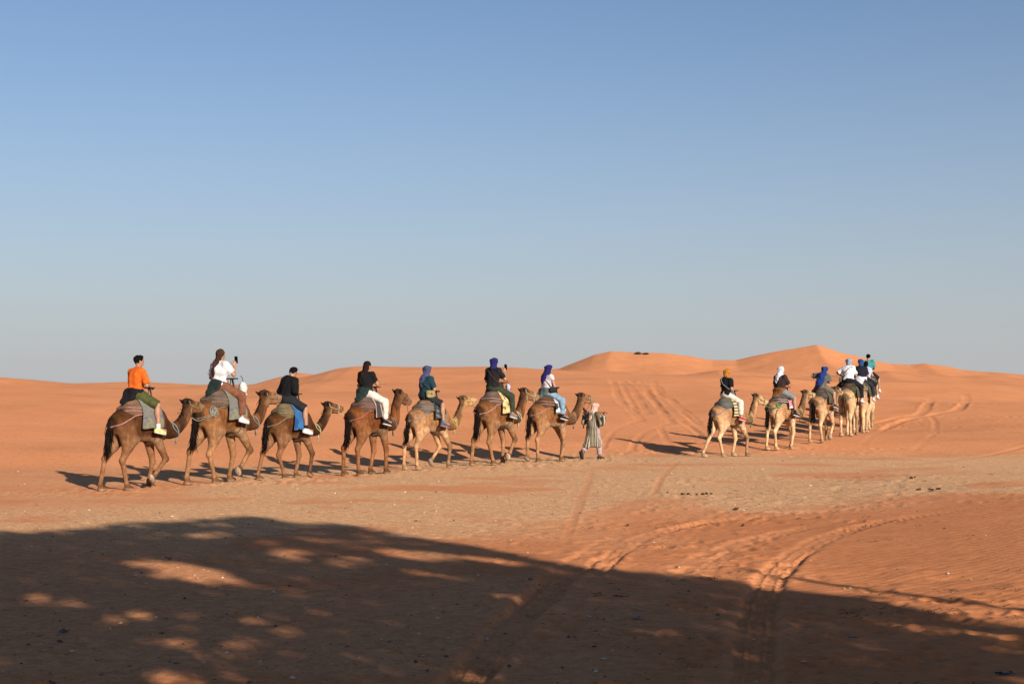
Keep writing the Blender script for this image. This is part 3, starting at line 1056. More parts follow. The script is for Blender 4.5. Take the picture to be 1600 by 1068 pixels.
def camel_prims(legs, head=(1.22, 0, 1.80), yaw=0.0, pitch=-.12, build=(1, 1, 1)):
    P = []
    bw, bd, bn = build      # width of the barrel, depth of the belly, thickness of the neck
    # trunk
    P += [el((.16, 0, 1.365), (.50, .270 * bw, .36 * bd), k=.1), el((-.22, 0, 1.46), (.42, .25 * bw, .27 * bd), k=.1), el((-.44, 0, 1.43), (.24, .205, .22), k=.08),
          el((-.42, .11, 1.60), (.09, .05, .05), k=.1), el((-.42, -.11, 1.60), (.09, .05, .05), k=.1),
          el((-.0, 0, 1.66), (.42, .18, .23), k=.12), el((.46, 0, 1.42), (.26, .215, .33), k=.1), el((.60, 0, 1.26), (.19, .165, .24), k=.1),
          el((.39, 0, 1.00), (.11, .09, .065), k=.08), el((-.58, 0, 1.36), (.12, .15, .18), k=.1)]
    # neck
    hb = A(*head) + A(.09, 0, -.01)
    yv = A(math.cos(yaw), math.sin(yaw), 0)
    neck = spline([A(.56, 0, 1.34), A(.82, 0, 1.22), A(1.03, hb[1] * .25, 1.30), A(hb[0] - .11, hb[1] * .7, hb[2] - .25), hb], 4)
    rad = np.interp(np.linspace(0, 1, len(neck)), [0, .2, .45, .75, 1], np.array([.205, .15, .12, .10, .092]) * bn)
    for a, b, r1, r2 in zip(neck[:-1], neck[1:], rad[:-1], rad[1:]):
        P.append(rc(a, b, r1, r2, k=.05, sc=None))
    # head: forward axis f
    R = rotz(yaw) @ roty(-pitch)
    HS = 1.3
    h = lambda x, y, z: hb + R @ A(x, y, z) * HS
    e = lambda x, y, z, r, k: el(h(x, y, z), tuple(v * HS for v in r), R, k=k)
    P += [e(.03, 0, .05, (.135, .084, .092), .05), rc(h(.08, 0, .045), h(.30, 0, .015), .076 * HS, .056 * HS, k=.05), e(.345, 0, .0, (.062, .054, .062), .04),
          rc(h(.06, 0, -.04), h(.29, 0, -.055), .056 * HS, .034 * HS, k=.04), e(.33, 0, -.055, (.04, .036, .026), .02),
          e(.13, .072, .085, (.045, .022, .028), .025), e(.13, -.072, .085, (.045, .022, .028), .025), e(-.03, 0, .11, (.095, .06, .05), .05)]
    for s_ in (-1, 1):
        P.append(rc(h(-.06, s_ * .072, .09), h(-.095, s_ * .115, .135), .028 * HS, .012 * HS, k=.02))
        P.append(e(.37, s_ * .03, .03, (.018, .016, .014), .02))
    # legs: (side, fore?, dx, lift)
    feet = []
    for s_, fore, dx, lift, roll in legs:
        y = s_ * .155
        if fore:
            sh = A(.47, s_ * .12, 1.42); elb = A(.38 + dx * .16, s_ * .15, 1.08)
            ft = A(.43 + dx, y * .9, .14 + lift)
            l1, l2 = .515, .45
            if np.linalg.norm(ft - elb) > .955:
                l1 *= 1.06; l2 *= 1.06
            kn = ik(elb, ft, l1, l2, A(1, 0, 0))
            P += [rc(sh, elb, .16, .125, k=.08), rc(elb, kn, .112, .062, k=.05), el(kn, (.07, .064, .08), k=.03), rc(kn, ft, .054, .043, k=.03)]
            low = nrm(ft - kn)
        else:
            hip = A(-.42, s_ * .115, 1.44); stf = A(-.27 + dx * .22, s_ * .155, 1.10)
            ft = A(-.49 + dx, y * .9, .14 + lift)
            l1, l2 = .545, .50
            if np.linalg.norm(ft - stf) > 1.035:
                l1 *= 1.07; l2 *= 1.07
            kn = ik(stf, ft, l1, l2, A(-1, 0, 0))
            mid = stf * .6 + kn * .4 + A(-.02, 0, 0)
            P += [rc(hip, stf, .185, .145, k=.08), rc(hip + A(-.12, 0, -.02), mid + A(-.06, 0, .05), .12, .09, k=.09), rc(stf, mid, .135, .105, k=.07), rc(mid, kn, .105, .06, k=.06), el(kn + A(-.012, 0, .01), (.064, .056, .085), k=.03), rc(kn, ft, .054, .043, k=.03)]
            low = nrm(ft - kn)
        P.append(el(ft, (.05, .047, .05), k=.03))
        if lift < .03:
            c = A(ft[0] + .055, ft[1], .048)
            P += [rc(ft, c + A(-.01, 0, .02), .042, .06, k=.03), el(c, (.115, .092, .05), k=.03, cut=[((0, 0, 0.006), (0, 0, -1))])]
            feet.append((c, A(0, 0, 1)))
        else:
            Rf = roty(roll)          # roll > 0 turns the toe down, sole backwards
            c = ft + Rf @ A(.055, 0, -.085)
            P += [rc(ft, c, .042, .055, k=.03), el(c, (.115, .09, .048), Rf, k=.03)]
            feet.append((c, Rf @ A(0, 0, 1)))
    # dock of the tail
    P += [rc((-.62, 0, 1.52), (-.73, 0, 1.34), .06, .045, k=.05), rc((-.73, 0, 1.34), (-.77, 0, 1.05), .045, .03, k=.03)]
    return P, feet, h, R, neck, rad


def camel_color(V, coat, hb, feet, seed):
    body, leg, dark, pale = [np.array(c) for c in coat]
    n = fbm(V[:, 0] * 3.5 + seed, V[:, 2] * 3.5 + V[:, 1] * 2, 3, seed)
    body = body * np.array([1.06, .95, .86]); leg = leg * np.array([1.06, .97, .90])
    C = np.tile(body, (len(V), 1))
    def blend(w, c):
        nonlocal C
        w = np.clip(w, 0, 1)[:, None]
        C = C * (1 - w) + c * w
    x, y, z = V[:, 0], V[:, 1], V[:, 2]
    blend(sstep(1.22, .88, z + .12 * n) * (x < .78), leg)
    blend(sstep(1.18, 1.05, z + .06 * n) * sstep(-.5, -.2, x) * sstep(.5, .3, x) * (z > .93) * .7, pale)     # belly
    blend(sstep(.12, .05, np.abs(y)) * sstep(-.4, -.6, x) * sstep(1.35, 1.15, z) * (z > .7) * .6, pale)      # between the thighs
    blend(sstep(1.55, 1.75, z + .12 * n) * (x < .6) * .6, dark)                                     # hump
    blend(sstep(-.18, .0, x + .08 * n) * sstep(.75, .55, x) * sstep(1.05, 1.25, z) * sstep(1.62, 1.45, z) * .45, body * .55)   # darker ribs and shoulder
    blend(sstep(.50, .66, x + .06 * n) * sstep(1.0, .85, x) * sstep(1.45, 1.25, z + .05 * n) * .6, dark)                        # dark chest, its shade painted into the coat
    blend(sstep(-.2, -.35, x + .1 * n) * sstep(1.5, 1.3, z + .1 * n) * .5, leg)                                             # paler haunch
    nk = sstep(.72, .95, x)
    blend(nk * sstep(1.0, 1.3, x + .1 * n) * .45, leg)
    crest = nk * sstep(.02, -.10, (x - hb[0]) - .35 * (z - hb[2]) + .03 * n) * (x > 1.0)
    blend(crest * .75, dark)
    blend(sstep(.05, .11, z - hb[2] + .015 * n) * sstep(hb[0] + .14, hb[0] + .02, x) * (x > .9) * .85, dark)    # topknot
    blend(sstep(hb[0] + .18, hb[0] + .33, x) * .35, pale)                                                         # muzzle
    blend(sstep(-.64, -.70, x) * (z > .95) * .9, dark)                                                            # tail
    blend(sstep(.16, .1, np.hypot(x - .40, z - .99)) * .6, pale)                                               # chest pad
    for c, up in feet:
        d = np.linalg.norm(V - c, axis=1)
        s_ = (V - c) @ up
        blend(sstep(.17, .12, d) * sstep(.0, -.02, s_), np.array([.30, .22, .15]))
        blend(sstep(.16, .11, d) * sstep(-.01, .02, s_) * .5, dark)
    C = C * (1 + .3 * n[:, None]) * (1 + .22 * fbm(V[:, 0] * 14 + V[:, 1] * 6, V[:, 2] * 9 - V[:, 1] * 6, 3, seed + 3)[:, None])
    return C


def strands(points, length, r, rng_, n, spread, droop=A(0, 0, -1), taper=.25, tight=.13):
    parts = []
    P = np.asarray(points)
    for k in range(n):
        t = rng_.uniform(0, len(P) - 1.001); i = int(t)
        s_ = P[i] * (1 - (t - i)) + P[i + 1] * (t - i) + rng_.normal(size=3) * spread
        L = length * rng_.uniform(.6, 1.15)
        d = nrm(droop + rng_.normal(size=3) * tight)
        m = s_ + d * L * .5 + rng_.normal(size=3) * .14 * tight
        e = m + nrm(d + rng_.normal(size=3) * .15) * L * .5
        parts.append(tube(np.array([s_, s_ * .4 + m * .6, m, e]), np.array([r, r, r * .85, r * taper]), 4))
    return join(parts)


M_TAILHAIR = {}


def hair_mat(rgb):
    if rgb not in M_TAILHAIR:
        t = NT('hair_%d_%d_%d' % rgb)
        tc_ = t.new('TexCoord'); n_ = t.new('TexNoise', Scale=30.0, Detail=3.0)
        mp_ = t.new('Mapping'); mp_.inputs['Scale'].default_value = (1, 1, .15)
        t.link(tc_.outputs['Object'], mp_.inputs['Vector']); t.link(mp_.outputs[0], n_.inputs['Vector'])
        c = lin(*rgb)
        t.link(t.ramp(n_.outputs[0], [(.3, tuple(v * .35 for v in c[:3]) + (1,)), (.7, tuple(v * .95 for v in c[:3]) + (1,))]), t.b.inputs['Base Color'])
        t.b.inputs['Roughness'].default_value = .85
        t.b.inputs['Specular IOR Level'].default_value = .05
        t.bump(n_.outputs[0], .4, .01)
        M_TAILHAIR[rgb] = t.m
    return M_TAILHAIR[rgb]


M_EYE = cloth((14, 10, 8), .15, .05)
M_METAL = NT('dark_metal'); M_METAL.b.inputs['Metallic'].default_value = .6; M_METAL.b.inputs['Roughness'].default_value = .5
_n = M_METAL.new('TexNoise', Scale=20.0)
M_METAL.link(M_METAL.ramp(_n.outputs[0], [(.3, (.03, .025, .02, 1)), (.7, (.09, .06, .045, 1))]), M_METAL.b.inputs['Base Color'])
M_METAL = M_METAL.m

BR = dict(  # coats: body, leg, dark, pale  (linear albedo)
    dark=((.066, .027, .0105), (.172, .085, .041), (.018, .010, .006), (.22, .125, .068)),
    brown=((.140, .062, .024), (.225, .118, .056), (.028, .014, .008), (.27, .165, .09)),
    red=((.120, .045, .016), (.165, .073, .032), (.024, .012, .007), (.21, .12, .065)),
    tan=((.27, .145, .068), (.36, .215, .110), (.07, .036, .018), (.42, .28, .165)),
    mid=((.170, .080, .033), (.250, .138, .069), (.042, .021, .011), (.30, .185, .105)),
    fawn=((.28, .158, .082), (.47, .315, .18), (.06, .032, .017), (.46, .32, .20)),
    cream=((.40, .255, .138), (.49, .345, .20), (.10, .056, .03), (.49, .36, .225)))
# far small thing: every camel keeps its own frame, used again by saddle, rider and ropes
CAMELS = []


def make_camel(px, depth, heading, scale, coat, legs, label, head=(1.22, 0, 1.80), yaw=0., pitch=-.12, seed=1, vox=.021, rope=(150, 160, 150), halter=None, tail_swing=0.):
    X = (px - 800) / F * depth
    z = hz(X, depth)
    a = math.radians(heading)
    T = thing('camel', label, 'camel', (X, depth, z), math.pi / 2 - a, 'camels of the caravan', scale)
    rb_ = np.random.default_rng(seed * 13)
    P, feet, h, R, neck, rad = camel_prims(legs, head, yaw, pitch, (rb_.uniform(.88, 1.03), rb_.uniform(.88, 1.02), rb_.uniform(.92, 1.1)))
    Fd = Field(P, vox, pad=.08)
    # slight unevenness of the coat
    V, Q = Fd.mesh('body')
    nz_ = fbm(V[:, 0] * 7 + V[:, 1] * 3, V[:, 2] * 7 - V[:, 1] * 3, 3, seed)
    me = mesh_np('body', V, Q)
    set_col(me, camel_color(V, BR[coat], A(*head) + A(.09, 0, -.01), feet, seed))
    obj('body', me, M_COAT, T)
    rng_ = np.random.default_rng(seed)
    dk = tuple(int(255 * (v ** (1 / 2.2)) * .9) for v in BR[coat][2])
    sw = tail_swing
    V, Q = strands([(-.72, 0, 1.44), (-.775, sw * .4, 1.20), (-.79, sw, .98)], .34, .009, rng_, 230, .026, tight=.07)
    obj('tail_hair', mesh_py('tail_hair', V, Q), hair_mat((30, 22, 18) if coat not in ('cream',) else (90, 62, 42)), T)
    # shaggy nape and topknot
    nape = [neck[-1] + A(-.06, 0, .10), neck[-3] + A(-.08, 0, .05), neck[-5] + A(-.095, 0, .02), neck[-7] + A(-.09, 0, .05)]
    V1 = strands(nape, .06, .006, rng_, 190, .022, A(-.02, 0, -1))
    V2 = strands([h(-.09, 0, .11), h(.03, 0, .12)], .035, .006, rng_, 50, .018, A(-.8, 0, -.25))
    V, Q = join([V1, V2])
    mn = obj('mane', mesh_py('mane', V, Q), hair_mat(dk), T); mn['kind'] = 'stuff'
    for s_ in (-1, 1):
        v, q = Field([el((0, 0, 0), (.02, .012, .015))], .005, pad=.01).mesh('eye')
        v = v @ R.T + h(.145, s_ * .086, .086)
        obj('eye', mesh_np('eye', v, q), M_EYE, T)
    # rope collar round the base of the neck and a halter on the muzzle
    ropem = cloth(rope, .9)
    def ring(c, axis, r_, n=22, ang0=0.0):
        axis = nrm(axis); u = nrm(np.cross(axis, A(0, 1, 0))); w = np.cross(axis, u)
        t_ = np.linspace(0, 2 * np.pi, n, endpoint=False) + ang0
        pts = c + r_ * (np.cos(t_)[:, None] * u + np.sin(t_)[:, None] * w)
        return Fd.push(pts, .012, 8, pull=True)
    i = 6
    col = ring(neck[i], neck[i + 1] - neck[i - 1], .15)
    i2 = 5
    col2 = ring(neck[i2], neck[i2 + 1] - neck[i2 - 1] + A(0, 0, .15), .17)
    low = col[np.argmin(col[:, 2])]
    V, Q = join([tube(col, .014, 6, True), tube(col2, .011, 6, True),
                 tube(spline([low, low + A(.02, .02, -.07), low + A(-.01, -.01, -.15)], 4), .016, 6), tube(spline([low + A(0, -.02, 0), low + A(-.03, -.04, -.06), low + A(.0, -.03, -.12)], 4), .013, 6)])
    obj('neck_rope', mesh_py('neck_rope', V, Q), ropem, T)
    hal = cloth(halter or rope, .9)
    mz = ring(h(.24, 0, -.01), R @ A(1, 0, .1), .09)
    parts = [tube(mz, .010, 6, True)]
    for s_ in (-1, 1):
        parts.append(tube(Fd.push(spline([h(.24, s_ * .08, .0), h(.12, s_ * .09, .0), h(.0, s_ * .1, .04), h(-.06, s_ * .07, .10)], 4), .010, 6, pull=True), .009, 5))
    parts.append(tube(Fd.push(spline([h(.0, .1, .0), h(-.0, .06, -.09), h(.0, 0, -.12), h(0, -.06, -.09), h(.0, -.1, .0)], 4), .010, 6, pull=True), .009, 5))
    V, Q = join(parts)
    obj('halter', mesh_py('halter', V, Q), hal, T)
    c = dict(T=T, F=Fd, h=h, R=R, scale=scale, X=X, Y=depth, Z=z, rz=math.pi / 2 - a, neck=neck, feet=feet)
    CAMELS.append(c)
    return c


def to_world(c, p):
    p = np.asarray(p, float) * c['scale']
    return rotz(c['rz']) @ p + A(c['X'], c['Y'], c['Z'])


# leg tuples: side (+1 left, -1 right), fore?, dx, lift, roll of a lifted foot
def gait(lh, rh, lf, rf, lift=None, hl=.0, roll=1.2):
    out = []
    for key, s_, fo, dx in (('lh', 1, False, lh), ('rh', -1, False, rh), ('lf', 1, True, lf), ('rf', -1, True, rf)):
        out.append((s_, fo, dx, hl if lift == key else 0.0, roll if lift == key else 0.0))
    return out


# ------------------------------------------------------------------ saddle: padded ring round the hump, blanket, grip, crupper strap
PADZ = 1.93


def pad_mat(rgb):
    """coarse woven wool with darker weft lines and worn patches"""
    t = NT('woven_wool')
    tc_ = t.new('TexCoord')
    w_ = t.new('TexWave', Scale=9.0, Distortion=1.5, Detail=2.0); w_.bands_direction = 'X'
    t.link(tc_.outputs['Object'], w_.inputs['Vector'])
    n_ = t.new('TexNoise', Scale=6.0, Detail=4.0); t.link(tc_.outputs['Object'], n_.inputs['Vector'])
    c_ = lin(*rgb)[:3]; c_ = (c_[0] * .80, c_[1] * .70, c_[2] * .62)
    base_ = t.ramp(n_.outputs[0], [(.3, tuple(v * .62 for v in c_) + (1,)), (.7, (c_[0] * 1.15, c_[1] * 1.1, c_[2] * 1.05, 1))])
    t.link(t.mix(.5, base_, t.ramp(w_.outputs[0], [(.0, (.5, .5, .5, 1)), (.35, (1, 1, 1, 1)), (1, (1.15, 1.12, 1.1, 1))]), 'MULTIPLY'), t.b.inputs['Base Color'])
    t.b.inputs['Roughness'].default_value = 1.0
    t.b.inputs['Specular IOR Level'].default_value = .03
    t.bump(w_.outputs[0], .4, .012)
    return t.m



def make_saddle(c, label, pad_rgb, blanket_mat, strap_rgb, x0=-.16, x1=.30, hem=1.33, fringe=None, extra=None):
    s = c['scale']
    base = to_world(c, (0, 0, 1.45))
    T = thing('saddle', label, 'saddle', tuple(base), c['rz'], 'padded riding saddles', s)
    O = A(0, 0, 1.45)
    base_cut = [((-.30, 0, 1.57), (.12, 0, -1))]
    Pd = [el((-.03, 0, 1.715), (.38, .28, .215), k=.07, cut=base_cut), rc((-.30, .13, 1.66), (.20, .20, 1.66), .115, .13, k=.07, cut=base_cut), rc((-.30, -.13, 1.66), (.20, -.20, 1.66), .115, .13, k=.07, cut=base_cut),
          rc((-.33, -.13, 1.665), (-.33, .13, 1.665), .12, .12, k=.07, cut=base_cut), el((-.06, 0, 1.87), (.27, .2, .07), k=.06)]
    seed_ = int(abs(c['X']) * 100) + 3
    Fp = Field(Pd, .022, fold=.010, fold_freq=12, seed=seed_, pad=.08)
    V, Q = Fp.mesh('pad')
    obj('pad', mesh_np('pad', V - O, Q), pad_mat(pad_rgb), T)
    for zz_, rr_ in ((1.66, .011), (1.77, .009)):
        t_ = np.linspace(0, 2 * np.pi, 40, endpoint=False)
        pts = Fp.push(np.stack([-.05 + .46 * np.cos(t_), .34 * np.sin(t_), zz_ + .02 * np.sin(3 * t_ + zz_ * 9)], 1), .006, 10, pull=True)
        vv, qq = tube(pts, rr_, 5, True)
        obj('binding_cord', mesh_py('binding_cord', vv - O, qq), cloth(strap_rgb, .9), T)
    # blanket: draped across, hanging on both flanks
    nu, nv = 15, 46
    U = np.linspace(x0, x1, nu)
    prof = spline([(-.375, hem), (-.37, 1.45), (-.35, 1.58), (-.31, 1.72), (-.17, 1.87), (0, 1.925), (.17, 1.87), (.31, 1.72), (.35, 1.58), (.37, 1.45), (.375, hem)], 5)
    idx_ = np.linspace(0, len(prof) - 1, nv)
    py_ = np.interp(idx_, range(len(prof)), prof[:, 0]); pz_ = np.interp(idx_, range(len(prof)), prof[:, 1])
    G = np.zeros((nu, nv, 3))
    for i_, u in enumerate(U):
        wob = .02 * np.sin(u * 19 + np.linspace(0, 5, nv)) * sstep(1.75, 1.4, pz_)
        G[i_, :, 0] = u + .035 * (1.6 - pz_) * (1 if u > .1 else -.4) + .012 * np.sin(pz_ * 9 + u * 3)
        G[i_, :, 1] = py_ * (1 + .03 * np.sin(u * 8)) + np.sign(py_) * wob
        G[i_, :, 2] = pz_ + .01 * np.sin(u * 23) - (.025 * (i_ % 2) if False else 0)
    flat = G.reshape(-1, 3)
    flat = Fp.push(c['F'].push(flat, .02, 5), .018, 5)
    G = flat.reshape(nu, nv, 3)
    V, Q = sheet(G, .02)
    obj('blanket', mesh_py('blanket', V - O, Q), blanket_mat, T)
    # grip: two bars rising from the pad, a cross bar on top
    parts = [tube([(.33, .10, 1.78), (.30, .06, 1.98), (.28, .03, 2.16)], .013, 6), tube([(.33, -.10, 1.78), (.30, -.06, 1.98), (.28, -.03, 2.16)], .013, 6),
             tube([(.42, .0, 1.74), (.33, 0, 2.0), (.28, 0, 2.16)], .011, 6), tube([(.28, -.17, 2.165), (.28, .17, 2.165)], .017, 7), tube([(.36, -.2, 1.74), (.36, .2, 1.74)], .012, 6)]
    V, Q = join(parts)
    obj('grip', mesh_py('grip', V - O, Q), M_METAL, T)
    # crupper straps to the root of the tail, one on each flank
    for s_ in (-1, 1):
        pts = spline([(-.10, s_ * .34, 1.68), (-.26, s_ * .32, 1.60), (-.42, s_ * .27, 1.50), (-.55, s_ * .20, 1.42), (-.66, s_ * .11, 1.37), (-.74, s_ * .03, 1.34)], 5)
        pts = Fp.push(c['F'].push(pts, .014, 8, pull=True), .014, 6)
        V, Q = tube(pts, .012, 6)
        obj('strap', mesh_py('strap', V - O, Q), cloth(strap_rgb, .9), T)
    pts = c['F'].push([(.30, .34 * math.cos(t_), 1.36 + .36 * math.sin(t_)) for t_ in np.linspace(0, 2 * np.pi, 28, endpoint=False)], .012, 10, pull=True)
    V, Q = tube(pts, .015, 6, True)
    obj('girth', mesh_py('girth', V - O, Q), cloth((120, 105, 85), .9), T)
    if fringe:
        parts = []
        for k in range(16):
            for j_, sgn in ((0, -1), (nv - 1, 1)):
                p = G[int(k / 15 * (nu - 1)), j_]
                parts.append(tube([p, p + A(0, sgn * .01, -.07)], [.009, .005], 4))
        V, Q = join(parts)
        fo = obj('fringe', mesh_py('fringe', V - O, Q), cloth(fringe, .95), T); fo['kind'] = 'stuff'
    c['saddle'] = T; c['Fp'] = Fp
    return T
# ------------------------------------------------------------------ people
def frame(up, left):
    u = nrm(up); l = nrm(left - (left @ u) * u); f = np.cross(l, u)
    return np.stack([f, l, u], 1)


def hand_prims(w, fwd, nml, side, curl=.5):
    fwd = nrm(fwd); nml = nrm(nml - (nml @ fwd) * fwd); lat = np.cross(nml, fwd) * side     # lat points to the thumb
    R = np.stack([fwd, lat, nml], 1)
    P = [rc(w - fwd * .01, w + fwd * .03, .028, .027, k=.02), el(w + fwd * .055, (.052, .042, .019), R, k=.015)]
    for j, (o, L) in enumerate(((.030, .072), (.010, .082), (-.010, .076), (-.029, .060))):
        a = w + fwd * .088 + lat * o
        d1 = nrm(fwd * math.cos(curl * .6) + nml * math.sin(curl * .6)); d2 = nrm(fwd * math.cos(curl * 1.7) + nml * math.sin(curl * 1.7))
        b = a + d1 * L * .5; c = b + d2 * L * .5
        P += [rc(a, b, .0115, .0108, k=.008), rc(b, c, .0108, .0092, k=.006)]
    a = w + fwd * .03 + lat * .034; b = a + nrm(fwd * .6 + lat * .7 + nml * .2) * .042; c = b + nrm(fwd * .8 + lat * .2 + nml * .5 * curl) * .034
    P += [rc(a, b, .016, .013, k=.014), rc(b, c, .012, .010, k=.008)]
    return P


def superbox(size, e=.28, n=14):
    th = np.linspace(-np.pi / 2, np.pi / 2, n); ph = np.linspace(0, 2 * np.pi, 2 * n, endpoint=False)
    sp = lambda v: np.sign(v) * np.abs(v) ** e
    V = [(size[0] * sp(math.cos(t_)) * sp(math.cos(p)), size[1] * sp(math.cos(t_)) * sp(math.sin(p)), size[2] * sp(math.sin(t_))) for t_ in th for p in ph]
    m = 2 * n
    Q = [(i_ * m + j_, i_ * m + (j_ + 1) % m, (i_ + 1) * m + (j_ + 1) % m, (i_ + 1) * m + j_) for i_ in range(n - 1) for j_ in range(m)]
    return np.array(V), Q


def build_person(T, J, sp, vox=.0115, seed=1):
    pel, nk, hd = J['pelvis'], J['neck'], J['head']
    R = frame(nk - pel, J['sh'][1] - J['sh'][-1])
    f, l, u = R[:, 0], R[:, 1], R[:, 2]
    RH = rotz(J.get('hyaw', 0.)) @ roty(J.get('hpitch', 0.))     # head axes
    hf, hl, hu = RH[:, 0], RH[:, 1], RH[:, 2]
    H = lambda x, y, z: hd + RH @ A(x, y, z)
    bulk = sp.get('bulk', 1.07)
    mid = pel * .55 + nk * .45; chest = pel * .28 + nk * .72

    def torso(d, cut=None):
        return [el(pel + u * .02, (.12 * bulk + d, .165 * bulk + d, .12 + d), R, k=.06, cut=cut), el(mid, (.102 * bulk + d, .142 * bulk + d, .18 + d), R, k=.06, cut=cut),
                el(chest, (.112 * bulk + d, .162 * bulk + d, .165 + d), R, k=.06, cut=cut), rc(J['sh'][-1], J['sh'][1], .054 + d, k=.05, cut=cut)]

    # ---- bare body, one surface
    P = torso(0.0)
    P += [rc(nk - u * .04, hd - hu * .06, .056, .05, k=.03), el(H(0, 0, .015), (.098, .077, .108), RH, k=.03), el(H(.03, 0, -.06), (.062, .056, .058), RH, k=.04),
          rc(H(.093, 0, .005), H(.112, 0, -.022), .010, .014, k=.012), el(H(.083, 0, -.062), (.02, .024, .012), RH, k=.012),
          el(H(.078, 0, .03), (.022, .055, .012), RH, k=.015)]
    for s_ in (-1, 1):
        P.append(el(H(-.005, s_ * .079, -.008), (.02, .010, .03), RH, k=.008))
        sh, eb, wr = J['sh'][s_], J['el'][s_], J['wr'][s_]
        P += [rc(sh, eb, .050, .040, k=.04), rc(eb, wr, .041, .027, k=.03)]
        P += hand_prims(wr, J['hf'][s_], J['hn'][s_], s_, J.get('curl', {}).get(s_, .6))
        hp, kn, an, toe = J['hip'][s_], J['kn'][s_], J['an'][s_], J['toe'][s_]
        P += [rc(hp, kn, .086 * bulk, .060, k=.05), rc(kn, an, .056, .038, k=.04), el(kn * .68 + an * .32 - (toe - an) * .12, (.052, .05, .11), k=.04),
              rc(an, an + (toe - an) * .9, .036, .026, k=.03)]
    Fb = Field(P, vox, pad=.04)
    V, Q = Fb.mesh('body')
    me = mesh_np('body', V, Q)
    skin = np.array(sp.get('skin', (.27, .135, .08)))
    n_ = fbm(V[:, 0] * 9 + V[:, 1] * 5, V[:, 2] * 9, 2, seed)
    C = np.tile(skin, (len(V), 1)) * (1 + .08 * n_[:, None])
    q = (V - hd) @ RH
    for s_ in (-1, 1):
        e_ = ((q[:, 0] > .06) & (np.hypot((q[:, 1] - s_ * .032) / .016, (q[:, 2] - .008) / .008) < 1)); C[e_] = (.02, .015, .012)
        e_ = ((q[:, 0] > .06) & (np.hypot((q[:, 1] - s_ * .032) / .024, (q[:, 2] - .032) / .006) < 1)); C[e_] = (.03, .02, .015)
    e_ = ((q[:, 0] > .06) & (np.hypot(q[:, 1] / .024, (q[:, 2] + .064) / .009) < 1)); C[e_] = skin * np.array([.75, .45, .45])
    set_col(me, C)
    obj('body', me, M_SKIN, T)
    gv = vox * 1.35

    def garment(name, prims, rgb, fold=.010, freq=17., mat=None, parent=T, k_vox=gv):
        Fg = Field(prims, k_vox, fold=fold, fold_freq=freq, seed=seed * 7 + len(name), pad=.05)
        v, qd = Fg.mesh(name)
        return obj(name, mesh_np(name, v, qd), mat or cloth(rgb, .92), parent), Fg

    def limb(a, b, c, r0, r1, r2, frac, d):
        """two-bone sleeve cut at frac (1 = the middle joint, 2 = the end)"""
        out = []
        if frac <= 1:
            q_ = a + (b - a) * frac
            out.append(rc(a, b, r0 + d, r1 + d * 1.25, k=.04, cut=[(q_, b - a)]))
        else:
            out.append(rc(a, b, r0 + d, r1 + d, k=.04))
            q_ = b + (c - b) * (frac - 1)
            out.append(rc(b, c, r1 + d, r2 + d * 1.2, k=.04, cut=[(q_, c - b)]))
        return out
    # ---- trousers / shorts
    if sp.get('pants'):
        fr = sp.get('pant_len', 1.9); d = sp.get('pant_d', .02)
        cut = [(pel + u * .10, u)]
        P = [el(pel + u * .0, (.125 * bulk + d, .168 * bulk + d, .125 + d), R, k=.06, cut=cut)]
        for s_ in (-1, 1):
            P += limb(J['hip'][s_], J['kn'][s_], J['an'][s_], .086 * bulk, .062, .042, fr, d)
        garment('trousers' if fr > 1.2 else 'shorts', P, sp['pants'])
    # ---- shirt
    d = max(sp.get('shirt_d', .03), .03)
    cut = [(pel + u * sp.get('hem', -.02), -u), (nk + u * .03, u)]
    P = torso(d, cut)
    for s_ in (-1, 1):
        P += limb(J['sh'][s_], J['el'][s_], J['wr'][s_], .05, .042, .03, sp.get('sleeve', .72), d * 1.1)
    if sp.get('hood'):
        P += [el(nk - f * .06 + u * .0, (.07, .11, .06), R, k=.05)]
    shirt, Fs = garment('shirt' if sp.get('sleeve', .72) < 1.2 else 'hoodie', P, sp['shirt'], fold=sp.get('fold', .019))
    # ---- jacket tied round the waist
    if sp.get('jacket'):
        P = [el(pel + u * .05, (.155 * bulk, .198 * bulk, .10), R, k=.05, cut=[(pel + u * .13, u), (pel - u * .07, -u)]),
             el(pel - f * .115 + u * .0, (.055, .175 * bulk, .13), R, k=.06), el(pel - f * .17 - u * .09, (.045, .15, .11), R @ roty(.45), k=.07), el(pel - f * .25 - u * .17, (.035, .11, .09), R @ roty(.6), k=.06),
             rc(pel + f * .13 + u * .04, pel + f * .19 - u * .10 - l * .06, .035, .028, k=.03), rc(pel + f * .13 + u * .04, pel + f * .17 - u * .12 + l * .08, .035, .028, k=.03)]
        P += [rc(pel - l * .17 + u * .04, pel + f * .08 - l * .21 - u * .06, .035, .03, k=.05)]
        garment('waist_jacket', P, sp['jacket'], fold=.016, freq=20)
    # ---- socks and shoes
    for s_ in (-1, 1):
        an, toe, kn = J['an'][s_], J['toe'][s_], J['kn'][s_]
        td = nrm(toe - an); up_ = nrm(kn - an); dn = nrm(np.cross(np.cross(td, A(0, 0, 1)), td)) * -1
        if sp.get('socks'):
            L = sp.get('sock_len', .3)
            garment('sock', [rc(an - up_ * .02, an + (kn - an) * L, .044, .05, k=.02, cut=[(an + (kn - an) * L, kn - an)])], sp['socks'], fold=.003)
        heel = an + dn * .048 - td * .045; tip = an + dn * .055 + td * .165
        sh_, _ = garment('shoe', [rc(heel, tip, .043, .037, k=.03), rc(an - td * .005, an + dn * .03, .047, .05, k=.03), rc(an + td * .05 + dn * .02, tip, .042, .035, k=.03)], sp['shoe'], fold=.003, k_vox=vox)
        Rs = np.stack([td, np.cross(dn, td), -dn], 1)
        so, qd = superbox((.142, .048, .016), .5, 8)
